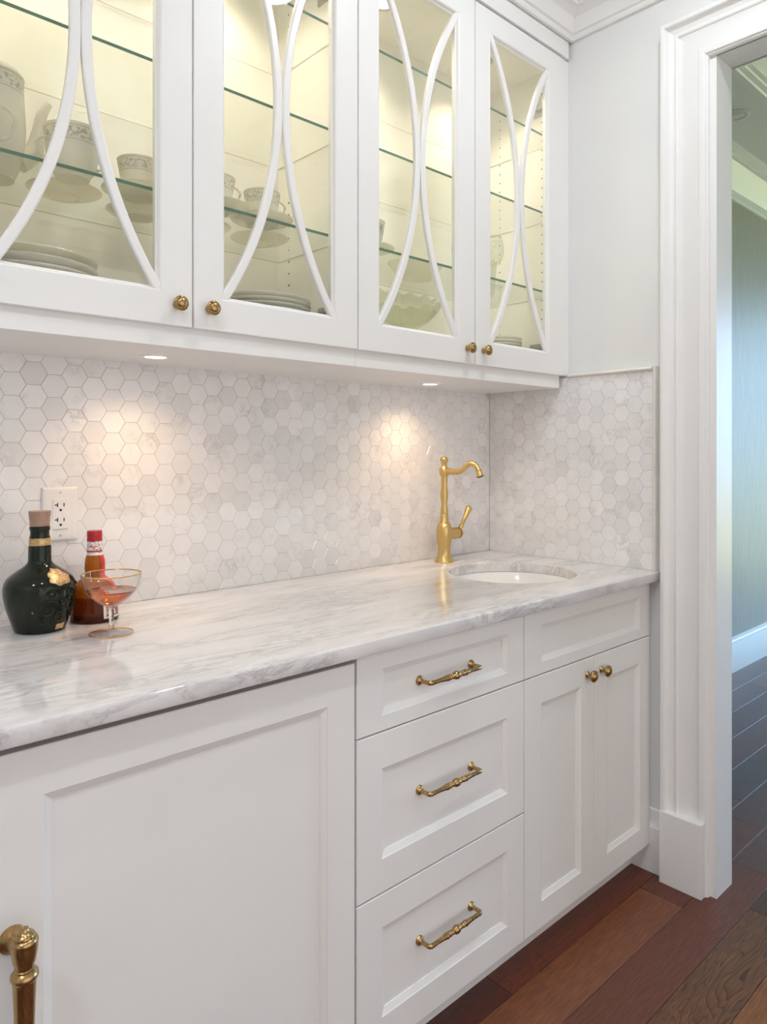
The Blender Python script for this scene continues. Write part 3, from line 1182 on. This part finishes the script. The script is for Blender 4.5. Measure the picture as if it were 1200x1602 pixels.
# sink unit
SU = empty('sink_cabinet', (-.318, -.31, 0))
tag(SU, 'white sink base cabinet with false drawer front above two doors with round knobs', 'cabinet')
bd = MB()
bd.box((-.6383, -.598, .084), (-.6205, -.005, .8845))
bd.box((-.0190, -.598, .084), (-.0010, -.005, .8845))
bd.box((-.6205, -.598, .084), (-.0190, -.005, .102))
bd.box((-.6205, -.597, .866), (-.0190, -.575, .8845))
bd.box((-.6205, -.597, .70), (-.0190, -.575, .735))
bd.box((-.6205, -.02, .102), (-.0190, -.005, .8845))
part(bd, 'carcass', 'cabinet_paint', SU)
part(MB().box((-.6383, -.560, .0), (-.0045, -.545, .084)), 'toe_kick', 'cabinet_paint', SU)
part(MB().box((-.0008, -.612, .084), (.0115, -.590, .8845)), 'filler_strip', 'cabinet_paint', SU)
front(SU, 'false_front', -.6370, -.0025, .7190, .8820, (-.5670, -.0640, .7480, .8420))
dl_ = front(SU, 'door', -.6370, -.3188, .0840, .7160, (-.5670, -.3850, .1490, .6455))
dr_ = front(SU, 'door', -.3165, -.0025, .0840, .7160, (-.2505, -.0640, .1490, .6455))
sub(knob(None, -.3545, YB, .6720, .0160), dl_, SU)
sub(knob(None, -.2825, YB, .6715, .0160), dr_, SU)

# panelled appliance (left)
AP = empty('panelled_appliance', (-1.5, -.31, 0))
tag(AP, 'built-in undercounter appliance behind a wide white recessed panel', 'appliance')
part(MB().box((-1.815, -.585, .084), (-1.1805, -.02, .858)), 'appliance_body', 'dark_gap', AP)
part(MB().box((-1.815, -.560, .0), (-1.1805, -.545, .084)), 'toe_kick', 'cabinet_paint', AP)
ad = front(AP, 'door', -1.8190, -1.1815, .0840, .8680, (-1.7485, -1.2478, .1500, .8000))
# long turned appliance handle
hm = MB()
xh, yh, zc = -1.7885, YB - .052, .4440
half = [(.0004, .2150), (.0050, .2140), (.0060, .2110), (.0085, .2085), (.0120, .2065), (.0130, .2045), (.0128, .2028), (.0150, .2015), (.0165, .1990), (.0168, .1960),
        (.0160, .1940), (.0162, .1920), (.0158, .1850), (.0140, .1730), (.0115, .1655), (.0112, .1640), (.0125, .1625), (.0125, .1605), (.0140, .1590), (.0168, .1560), (.0172, .1525), (.0160, .1495),
        (.0145, .1480), (.0142, .1460), (.0128, .1100), (.0112, .0500), (.0108, 0)]
pr = half + [(r, -h) for r, h in half[-2::-1]]
hm.lathe([(r, h) for r, h in pr[::-1]], (xh, yh, zc), 'z', 40)
for s in (-1, 1):
    hm.lathe([(.0185, 0), (.0185, .003), (.0150, .006), (.0105, .009), (.0095, .014), (.0095, .052)], (xh, YB, zc + s * .174), '-y', 28)
hd = hm.build('appliance_pull', 'antique_brass', smooth=True, angle=40)
hd['label'] = 'long antique brass handle with urn shaped ends'
sub(hd, ad, AP)
# plain cabinet that continues to the left of the appliance
LU = empty('end_cabinet', (-2.18, -.31, 0))
tag(LU, 'white base cabinet at the left end of the run', 'cabinet')
part(MB().box((-2.54, -.598, .084), (-1.8215, -.005, .8845)), 'carcass', 'cabinet_paint', LU)
part(MB().box((-2.54, -.560, 0), (-1.8215, -.545, .084)), 'toe_kick', 'cabinet_paint', LU)
le = front(LU, 'door', -2.538, -1.8235, .0840, .8820, (-2.468, -1.8935, .1490, .8150))
sub(knob(None, -1.858, YB, .74, .0160), le, LU)

# ------------------------------------------------------------------ faucet
FA = empty('faucet', (-.334, -.080, CT1))
tag(FA, 'tall satin brass bar faucet with curved spout and side lever', 'faucet')
bp_ = [(.0318, 0), (.0318, .003), (.0300, .006), (.0262, .0137), (.0215, .026), (.0204, .036), (.0211, .051), (.0249, .0758), (.0268, .0957), (.0252, .113), (.0205, .126), (.0165, .1285), (.0168, .1305), (.0146, .133),
       (.0140, .150), (.0120, .156), (.0130, .158), (.0128, .171), (.0100, .185), (.0104, .197), (.0128, .211), (.0132, .220), (.0122, .231), (.0098, .250), (.0112, .272), (.0104, .281)]
MB().lathe(bp_, seg=36).build('body', 'satin_brass', FA, smooth=True, angle=40)
MB().lathe([(.0104, .280), (.0150, .284), (.0172, .292), (.0172, .300), (.0150, .308), (.0092, .312), (.0086, .316), (.0098, .326), (.0135, .331), (.0140, .336), (.0115, .342), (.0060, .345), (.0004, .3455)], seg=32).build('finial', 'satin_brass', FA, smooth=True, angle=50)


def smooth_path(pts, n=8):
    P = [Vector(p) for p in pts]
    P = [P[0] * 2 - P[1]] + P + [P[-1] * 2 - P[-2]]
    out = []
    for i in range(1, len(P) - 2):
        for k in range(n):
            t = k / n
            a, b, c, d = P[i - 1], P[i], P[i + 1], P[i + 2]
            out.append(.5 * ((2 * b) + (c - a) * t + (2 * a - 5 * b + 4 * c - d) * t * t + (3 * b - a - 3 * c + d) * t ** 3))
    out.append(P[-2])
    return out


sp = smooth_path([(0, -.012, .2985), (0, -.035, .2965), (0, -.062, .2965), (0, -.082, .3050), (0, -.101, .3190), (0, -.117, .3235), (0, -.133, .3170), (0, -.1455, .3010)], 6)
n = len(sp)
MB().tube(sp, [.0105 - .0022 * min(1, i / (n * .35)) for i in range(n)], 18).build('spout', 'satin_brass', FA, smooth=True)
ax = Vector((0, -.38, -.93)).normalized()
st = Vector((0, -.1440, .3030))
ae = MB()
ae.tube([st + ax * t for t in (0, .001, .003, .004, .010, .018, .0185, .0215, .022)], [.0090, .0110, .0110, .0096, .0100, .0116, .0128, .0128, .0120], 24)
ae.build('aerator', 'satin_brass', FA, smooth=True, angle=40)
e0 = st + ax * .0221
MB().tube([e0 - ax * .0003, e0 + ax * .0002], [.0098, .0098], 20).build('outlet', 'slot_black', FA)
MB().lathe([(.0190, .018), (.0195, .062), (.0185, .064), (.0150, .0645), (.0150, .067), (.0195, .0675), (.0195, .070), (.0110, .072), (.0100, .078), (.0125, .083), (.0085, .088), (.0004, .089)], (0, 0, .0907), 'x', 30).build('valve', 'satin_brass', FA, smooth=True, angle=40)
A, B = Vector((.077, 0, .1000)), Vector((.1290, 0, .1760))
MB().tube([A.lerp(B, t) for t in (0, .08, .16, .19, .24, .55, .85, .93, .95, .98, 1.0)], [.0052, .0052, .0085, .0085, .0062, .0080, .0108, .0112, .0086, .0070, .001], 20).build('lever', 'satin_brass', FA, smooth=True, angle=45)

# ------------------------------------------------------------------ wall outlet
OU = empty('wall_outlet', (-1.5195, 0, 1.0762))
tag(OU, 'white double wall outlet with a large cover plate behind the bottles', 'outlet')
ow, oh = .0775, .1200
pm = MB()
loops = []
for ins, yy in ((0, 0), (0, -.0025), (.0015, -.0045), (.004, -.0058), (.008, -.0062)):
    loops.append(rect(-ow / 2 + ins, ow / 2 - ins, ins, oh - ins, yy))
pm.loft(loops)
pm.build('cover_plate', 'plastic_white', OU)
rc_ = MB().box((-.0165, -.0080, .0265), (.0165, -.006, .0935)).build('receptacle', 'plastic_white', OU, bevel=.0008)
for zc in (.0435, .0765):
    zz = zc + .004
    s1 = MB()
    s1.box((.0060, -.0083, zz - .0038), (.0082, -.0079, zz + .0038))
    s1.build('slot', 'slot_black', rc_)
    s1 = MB()
    s1.box((-.0078, -.0083, zz - .0045), (-.0055, -.0079, zz + .0045))
    s1.box((-.0128, -.0083, zz - .0012), (-.0078, -.0079, zz + .0012))
    s1.build('slot', 'slot_black', rc_)
    MB().lathe([(.0028, .0079), (.0028, .0083)], (.0, 0, zz - .0115), '-y', 14).build('ground_hole', 'slot_black', rc_)
bt = MB()
bt.box((-.0115, -.0086, .0540), (.0005, -.0079, .0655))
bt.box((.0020, -.0086, .0540), (.0125, -.0079, .0655))
bt.build('test_button', 'plastic_white', rc_, bevel=.0004)
for z in (.012, .108):
    MB().lathe([(.0026, .0060), (.0024, .0068), (.0004, .0070)], (0, 0, z), '-y', 14).build('screw', 'steel', OU)

# ------------------------------------------------------------------ bottles and glass on the counter


def prof_r(pr, z):
    pz = sorted(pr, key=lambda t: t[1])
    for (r0, a), (r1, b) in zip(pz, pz[1:]):
        if a <= z <= b and b > a:
            return r0 + (r1 - r0) * (z - a) / (b - a)
    return pz[-1][0]


def smooth_prof(pr, n=4):
    q = smooth_path([(r, h, 0) for r, h in pr], n)
    return [(max(.0003, v.x), v.y) for v in q]


def patch(pr, ac, aw, z0, z1, shape='rect', off=.0005, n=18, lobes=0):
    mb = MB()
    zc, zh = (z0 + z1) / 2, (z1 - z0) / 2
    if shape == 'rect':
        loops = []
        for i in range(n + 1):
            z = z0 + (z1 - z0) * i / n
            r = prof_r(pr, z) + off
            loops.append([(r * cos(ac - aw + 2 * aw * k / n), r * sin(ac - aw + 2 * aw * k / n), z) for k in range(n + 1)])
        mb.loft(loops, False, False, False)
    else:
        loops = []
        for i in range(1, 9):
            lp = []
            for k in range(48):
                t = 2 * pi * k / 48
                q = i / 8 * (1 + (.07 * cos(lobes * t) if lobes else 0))
                z = zc + zh * q * sin(t)
                an = ac + aw * q * cos(t)
                r = prof_r(pr, z) + off
                lp.append((r * cos(an), r * sin(an), z))
            loops.append(lp)
        mb.loft(loops, True, True, False)
    return mb


def add_solid(o, t=.0004):
    md = o.modifiers.new('thickness', 'SOLIDIFY')
    md.thickness = t
    md.offset = 0
    return o


# green stoneware decanter
B1 = empty('green_decanter', (-1.6010, -.1290, CT1))
tag(B1, 'dark green glazed round bottle with gold medallion and tan stopper', 'bottle')
body = smooth_prof([(.0455, .0), (.0480, .0025), (.0505, .0100), (.0540, .0200), (.0585, .0340), (.0635, .0500), (.0672, .0680), (.0682, .0830), (.0662, .0960), (.0590, .1080), (.0440, .1195), (.0300, .1290), (.0230, .1370), (.0218, .1460), (.0216, .1680)], 5)
body = [(.0004, .0)] + body + [(.0200, .1710), (.0198, .1860), (.0180, .1920), (.0178, .1990), (.0196, .2040), (.0196, .2065), (.0184, .2095)]
MB().lathe(body, seg=56, caps=(True, True)).build('bottle_body', 'green_glaze', B1, smooth=True, angle=60)
MB().lathe([(.0203, .1712), (.0206, .1722), (.0202, .1850), (.0196, .1862)], seg=40, caps=(False, False)).build('neck_band', 'gold_band', B1, smooth=True)
stp = [(.0182, .2096), (.0188, .2105), (.0188, .2165), (.0194, .2170), (.0188, .2180)]
for i in range(6):
    z = .2180 + i * .0034
    stp += [(.0190 + i * .00035, z + .0004), (.0193 + i * .00038, z + .0018), (.0190 + i * .0004, z + .0032)]
stp += [(.0212, .2390), (.0206, .2402), (.0004, .2405)]
MB().lathe(stp, seg=40).build('stopper', 'stopper_wood', B1, smooth=True, angle=50)
fa = radians(-68)
add_solid(patch(body, fa, .42, .0955, .1260, 'ellipse', .0007, lobes=7).build('medallion', 'gold_label', B1, smooth=True))
add_solid(patch(body, fa + .10, .21, .0060, .0170, 'rect', .0007).build('small_label', 'gold_label', B1, smooth=True))
# raised relief (swirls of leaf scrolls) on the face below the medallion
rl = MB()
for (da, z, rr, a0, turns, sg) in ((-.45, .050, .018, 0.4, 1.3, 1), (.28, .056, .017, 2.2, 1.2, -1), (-.05, .032, .013, 1.0, 1.2, 1), (-.35, .078, .010, 3.0, 1.2, -1), (.25, .080, .010, .2, 1.2, 1), (.5, .036, .011, 1.5, 1.2, 1), (0, .066, .008, 0, 1.1, -1), (-.6, .028, .009, 2.0, 1.1, 1)):
    pts = []
    for k in range(22):
        t = k / 21
        q = rr * (1 - .75 * t)
        an = a0 + sg * turns * 2 * pi * t
        zz = z + q * sin(an)
        aa = fa + da + q * cos(an) / .062
        r = prof_r(body, zz) + .0006
        pts.append((r * cos(aa), r * sin(aa), zz))
    rl.tube(pts, [.0030 * (1 - .45 * k / 21) for k in range(22)], 8)
# rosettes and a chest line
for k in range(9):
    aa = fa - .75 + k * .19
    zz = .0885 + .004 * sin(k * 1.7)
    r = prof_r(body, zz)
    rl.tube([(r * cos(aa) * .97, r * sin(aa) * .97, zz), (r * cos(aa) * 1.03, r * sin(aa) * 1.03, zz)], [.0042, .0020], 10)
rl.build('relief', 'green_glaze', B1, smooth=True)

# amber liqueur bottle
B2 = empty('amber_bottle', (-1.4865, -.1180, CT1))
tag(B2, 'amber glass liqueur bottle with red cap, neck label and red ribbon', 'bottle')
body2 = smooth_prof([(.0440, 0), (.0485, .0030), (.0492, .0100), (.0482, .0250), (.0462, .0420), (.0440, .0580), (.0400, .0740), (.0320, .0850), (.0215, .0930), (.0195, .0990), (.0203, .1120), (.0195, .1270), (.0165, .1390), (.0150, .1450), (.0147, .1720)], 4)
body2 = [(.0004, .0)] + body2 + [(.0004, .1722)]
MB().lathe(body2, seg=48).build('bottle_body', 'amber_glass', B2, smooth=True, angle=60)
MB().lathe([(.0158, .1690), (.0158, .1735), (.0150, .1745), (.0158, .1755), (.0158, .1770), (.0151, .1780), (.0156, .1790), (.0154, .1890), (.0146, .1912), (.0004, .1915)], seg=36).build('cap', 'red_cap', B2, smooth=True, angle=40)
MB().lathe([(.0156, .1450), (.0156, .1690)], seg=36, caps=(False, False)).build('neck_label', 'white_label', B2, smooth=True)
MB().lathe([(.0158, .1465), (.0158, .1495)], seg=36, caps=(False, False)).build('neck_stripe', 'red_cap', B2, smooth=True)
MB().lathe([(.0166, .1395), (.0160, .1425), (.0158, .1445)], seg=36, caps=(False, False)).build('neck_collar', 'body_label', B2, smooth=True)
f2 = radians(-74)
# ribbon: down the right side of the neck, then across the shoulder
rb = MB()
loops = []
for i in range(25):
    z = .139 - (.139 - .070) * i / 24
    ac = f2 + .42 + (.0 if z > .1 else (.1 - z) * 11)
    aw = .42 if z > .098 else .42 * .021 / prof_r(body2, z) * 1.25
    r = prof_r(body2, z) + .0008
    loops.append([(r * cos(ac - aw + 2 * aw * k / 8), r * sin(ac - aw + 2 * aw * k / 8), z) for k in range(9)])
rb.loft(loops, False, False, False)
add_solid(rb.build('ribbon', 'red_ribbon', B2, smooth=True))
lb = patch(body2, f2 + .20, .48, .0090, .0430, 'rect', .0007).build('body_label', 'body_label', B2, smooth=True)
add_solid(lb)
o = patch(body2, f2 + .20, .36, .0135, .0385, 'rect', .0011).build('label_print', 'label_print', lb, smooth=True)
add_solid(o)
o = patch(body2, f2 + .20, .10, .0170, .0350, 'rect', .0015).build('label_crest', 'body_label', lb, smooth=True)
add_solid(o)

# gold-rimmed coupe with drink
GL = empty('coupe_glass', (-1.5075, -.2595, CT1))
tag(GL, 'gold rimmed stemmed coupe glass holding an amber drink', 'glass')
outer = smooth_prof([(.0055, .0515), (.0130, .0545), (.0280, .0640), (.0420, .0765), (.0510, .0900), (.0550, .1030), (.0568, .1180)], 5)
inner = [(r - .0011 if r > .004 else r, h + (.0028 if i < 6 else .0012 if i < len(outer) - 3 else 0)) for i, (r, h) in enumerate(outer)]
stem = [(.0004, 0), (.0405, 0), (.0418, .0008), (.0412, .0018), (.0250, .0030), (.0110, .0048), (.0058, .0085), (.0044, .0140), (.0046, .0300), (.0052, .0440), (.0054, .0500)]
MB().lathe(outer + [(r, h) for r, h in inner[::-1]], seg=56, caps=(False, False)).build('bowl', 'coupe_thin', GL, smooth=True, angle=70)
MB().lathe([(r, h) for r, h in stem[6:]] + [(.0100, .0530), (.0004, .0545)], seg=32).build('stem', 'coupe_glass', GL, smooth=True, angle=70)
MB().lathe(stem[:7], seg=56, caps=(True, True)).build('foot', 'coupe_thin', GL, smooth=True, angle=70)
lv = .0865
liq = [(.0004, .0548)]
for r, h in inner:
    if h < lv and r > .004:
        liq.append((r - .0004, h + .0003))
rl_ = prof_r(inner, lv)
liq += [(rl_ - .0004, lv), (rl_ - .0015, lv - .0004), (.0004, lv - .0004)]
MB().lathe(liq, seg=56).build('drink', 'cocktail', GL, smooth=True, angle=60)
tor = [(Vector((cos(a) * .05625, sin(a) * .05625, .1182))) for a in [2 * pi * k / 64 for k in range(65)]]
MB().tube(tor, .00125, 8, cap=False).build('gold_rim', 'gold_rim', GL, smooth=True)
tor = [(Vector((cos(a) * .0414, sin(a) * .0414, .0012))) for a in [2 * pi * k / 64 for k in range(65)]]
MB().tube(tor, .0009, 8, cap=False).build('foot_rim', 'gold_rim', GL, smooth=True)

# ------------------------------------------------------------------ china and glassware in the cabinets
SZ = 1.8045      # top of the lowest glass shelf
BZ = 1.5455      # cabinet floor


def handle(mb, r, z0, z1, out, ang, rad=.0026):
    pts = []
    for k in range(15):
        t = pi * k / 14
        rr = r - .001 + out * sin(t) * (1.1 if t < pi / 2 else .95)
        zz = (z0 + z1) / 2 + (z1 - z0) / 2 * cos(t)
        pts.append((rr * cos(ang), rr * sin(ang), zz))
    mb.tube(pts, rad, 10)


CUP = [(.0004, .0), (.0215, .0), (.0225, .003), (.0225, .006), (.028, .010), (.034, .020), (.0375, .035), (.040, .050), (.043, .066), (.0435, .068), (.042, .068), (.0385, .050), (.036, .035), (.0325, .021), (.025, .011), (.0004, .0095)]
SAU = [(.0004, .002), (.026, .002), (.027, .0), (.030, .0), (.031, .003), (.050, .007), (.070, .014), (.0735, .0165), (.0735, .0175), (.070, .0162), (.050, .0095), (.028, .006), (.0004, .0055)]
PLT = [(.0004, .003), (.060, .003), (.061, .0), (.066, .0), (.068, .004), (.095, .009), (.125, .018), (.1275, .0190), (.1285, .0215), (.1270, .0235), (.123, .0225), (.094, .0115), (.066, .0075), (.0004, .0070)]


def cup(x, y, z, ang, label, k=1.0):
    c = empty('tea_cup', (x, y, z))
    tag(c, label, 'cup', 'flowered cups in the wall cabinets')
    MB().lathe([(r * k, h * k) for r, h in CUP], seg=36).build('cup_body', 'china_cup', c, smooth=True, angle=60)
    hm_ = MB()
    handle(hm_, .0385 * k, .022 * k, .058 * k, .022 * k, ang)
    hm_.build('handle', 'porcelain', c, smooth=True)
    return c


def saucer(x, y, z, label):
    o = MB().lathe(SAU, seg=40).build('saucer', 'porcelain', smooth=True, angle=50, loc=(x, y, z))
    return tag(o, label, 'saucer', 'saucers in the wall cabinets')


def plate(x, y, z, k, label, group):
    o = MB().lathe([(r * k, h) for r, h in PLT], seg=48).build('dinner_plate', 'porcelain', smooth=True, angle=50, loc=(x, y, z))
    return tag(o, label, 'plate', group)


# coffee pot (leftmost)
CPt = empty('coffee_pot', (-1.690, -.130, SZ + .0003))
tag(CPt, 'tall white china coffee pot with flowered band at the left', 'coffee pot')
pp = smooth_prof([(.040, 0), (.041, .006), (.044, .012), (.053, .040), (.059, .075), (.060, .110), (.058, .150), (.0565, .185), (.0565, .198)], 4)
MB().lathe([(.0004, .003)] + pp + [(.0004, .199)], seg=44).build('pot_body', 'china_pot', CPt, smooth=True, angle=60)
lid = MB().lathe([(.058, .198), (.0585, .201), (.052, .208), (.036, .218), (.018, .224), (.0075, .226), (.006, .231), (.011, .236), (.0125, .240), (.009, .245), (.0004, .2465)], seg=40).build('lid', 'porcelain', CPt, smooth=True, angle=50)
spm = MB()
spm.tube(smooth_path([(.048, 0, .045), (.075, 0, .070), (.086, 0, .110), (.092, 0, .150), (.106, 0, .178)], 5), [.022 - .0155 * i / 20 for i in range(21)], 14)
spm.build('spout', 'porcelain', CPt, smooth=True)
hm_ = MB()
handle(hm_, .058, .05, .16, .045, pi, .005)
hm_.build('handle', 'porcelain', CPt, smooth=True)
# cream jug in front of the pot
CJ = empty('cream_jug', (-1.745, -.235, SZ))
tag(CJ, 'small white china cream jug with loop handle before the pot', 'jug')
MB().lathe([(.0004, .0)] + smooth_prof([(.026, 0), (.030, .005), (.040, .025), (.041, .045), (.034, .075), (.030, .095), (.034, .112)], 4) + [(.0325, .112), (.028, .095), (.0004, .09)], seg=36).build('jug_body', 'porcelain', CJ, smooth=True, angle=60)
hm_ = MB()
handle(hm_, .036, .035, .100, .030, radians(-10), .0035)
hm_.build('handle', 'porcelain', CJ, smooth=True)
# covered sugar bowl
SBw = empty('sugar_bowl', (-1.573, -.232, SZ))
tag(SBw, 'large white china bowl with flowered band behind the leftmost door', 'bowl')
MB().lathe([(.0004, .0), (.031, .0), (.032, .004), (.034, .008), (.042, .018), (.047, .040), (.0485, .065), (.051, .088), (.0525, .0945), (.051, .0945), (.047, .065), (.0455, .042), (.040, .022), (.0004, .012)], seg=44).build('bowl_body', 'china_bowl', SBw, smooth=True, angle=60)
for a in (radians(180), radians(0)):
    hm_ = MB()
    handle(hm_, .047, .03, .07, .02, a, .003)
    hm_.build('handle', 'porcelain', SBw, smooth=True)
saucer(-1.548, -.115, SZ, 'white saucer lying behind the large flowered bowl')
saucer(-1.432, -.215, SZ, 'white saucer under the flowered cup at the right edge of the leftmost door')
cup(-1.432, -.215, SZ + .0105, radians(20), 'flowered cup on a saucer at the right edge of the leftmost door')
saucer(-1.375, -.095, SZ, 'white saucer at the back between the two left doors')
cup(-1.375, -.095, SZ + .0105, radians(60), 'flowered cup at the back between the two left doors')
saucer(-1.268, -.245, SZ, 'white saucer beside the left stile of the second door')
cup(-1.268, -.245, SZ + .0105, radians(-5), 'flowered cup with its handle beside the left stile of the second door')
saucer(-1.140, -.235, SZ, 'front saucer in the middle of the second door')
cup(-1.140, -.235, SZ + .0105, radians(-8), 'flowered cup with handle in the middle of the second door')
saucer(-1.062, -.105, SZ, 'rear saucer in the middle of the second door')
saucer(-1.225, -.095, SZ, 'rear saucer near the left stile of the second door')
# plate stacks on the cabinet floor
for i in range(6):
    plate(-1.635, -.165, BZ + .0165 * i, 1.0, ['lowest', 'second from bottom', 'third from bottom', 'third from top', 'second from top', 'topmost'][i] + ' dinner plate in the stack behind the leftmost door', 'dinner plates in a stack')
for i in range(8):
    plate(-1.095, -.160, BZ + .0112 * i, .97, ['lowest', 'second from bottom', 'third from bottom', 'fourth from bottom', 'fourth from top', 'third from top', 'second from top', 'topmost'][i] + ' plate in the stack behind the second glass door', 'plates stacked behind the second door')
for i in range(9):
    plate(-.155, -.155, BZ + .0108 * i, .66, ['lowest', 'second from bottom', 'third from bottom', 'fourth from bottom', 'middle', 'fourth from top', 'third from top', 'second from top', 'topmost'][i] + ' small plate in the stack behind the rightmost glass door', 'small plates stacked behind the rightmost door')
# second cabinet: cup on saucers, serving bowl, glass pieces
saucer(-.800, -.225, SZ, 'white saucer under the cup behind the third door')
cup(-.800, -.225, SZ + .0105, radians(150), 'flowered cup at the left edge of the third door', 1.12)
SV = MB().lathe([(.0004, .0), (.050, .0), (.052, .006), (.068, .022), (.082, .038), (.085, .041), (.082, .041), (.065, .026), (.045, .010), (.0004, .008)], seg=48, sx=1.15, sy=.8).build('serving_bowl', 'porcelain', smooth=True, angle=50, loc=(-.515, -.125, SZ))
tag(SV, 'oval white serving bowl on the lowest shelf behind the third door', 'bowl')


def tumbler(x, y, z, label, k=1.0, stemmed=False):
    if stemmed:
        pr = [(.0004, 0), (.033, 0), (.033, .002), (.010, .005), (.0045, .012), (.0042, .060), (.012, .068), (.026, .082), (.034, .105), (.034, .130), (.029, .160), (.0282, .160), (.0332, .130), (.0330, .106), (.025, .084), (.0004, .071)]
    else:
        pr = [(.0004, 0), (.026, 0), (.028, .003), (.032, .05), (.036, .11), (.035, .11), (.031, .05), (.026, .008), (.0004, .007)]
    o = MB().lathe([(r * k, h * k) for r, h in pr], seg=36).build('wine_glass' if stemmed else 'tumbler', 'tumbler_glass', smooth=True, angle=60, loc=(x, y, z))
    return tag(o, label, 'glass', 'clear glasses in the right wall cabinet')


tumbler(-.400, -.215, SZ, 'clear tumbler beside the serving bowl near the door stile', .95)
tumbler(-.250, -.215, SZ, 'clear stemmed wine glass on the lowest shelf behind the rightmost door', 1.0, True)
tumbler(-.170, -.120, SZ, 'clear tumbler at the back of the lowest shelf behind the rightmost door', 1.05)
# crystal boat-shaped dish on the cabinet floor
cd = MB()
loops = []
nseg = 64
for (k, h, fl) in ((.34, 0, 0), (.34, .005, 0), (.12, .012, 0), (.08, .030, 0), (.10, .074, 0), (.30, .090, .0), (.62, .112, .003), (.86, .142, .005), (1.0, .168, .009), (.965, .168, .009), (.83, .146, .005), (.60, .117, .003), (.28, .098, 0)):
    lp = []
    for j in range(nseg):
        a = 2 * pi * j / nseg
        w = 1 + .10 * abs(cos(a)) ** 6
        sc = fl * (1 if j % 4 < 2 else 0)
        lp.append((-.605 + .142 * k * w * cos(a), -.165 + .085 * k * sin(a), BZ + h + sc + (.012 * k * abs(cos(a)) ** 4 if h > .1 else 0)))
    loops.append(lp)
cd.loft(loops)
co = cd.build('crystal_dish', 'crystal', smooth=False)
tag(co, 'cut crystal boat shaped dish at the bottom of the third glass door', 'dish')

print('objects', len(bpy.data.objects), 'tris', sum(len(m.polygons) for m in bpy.data.meshes))
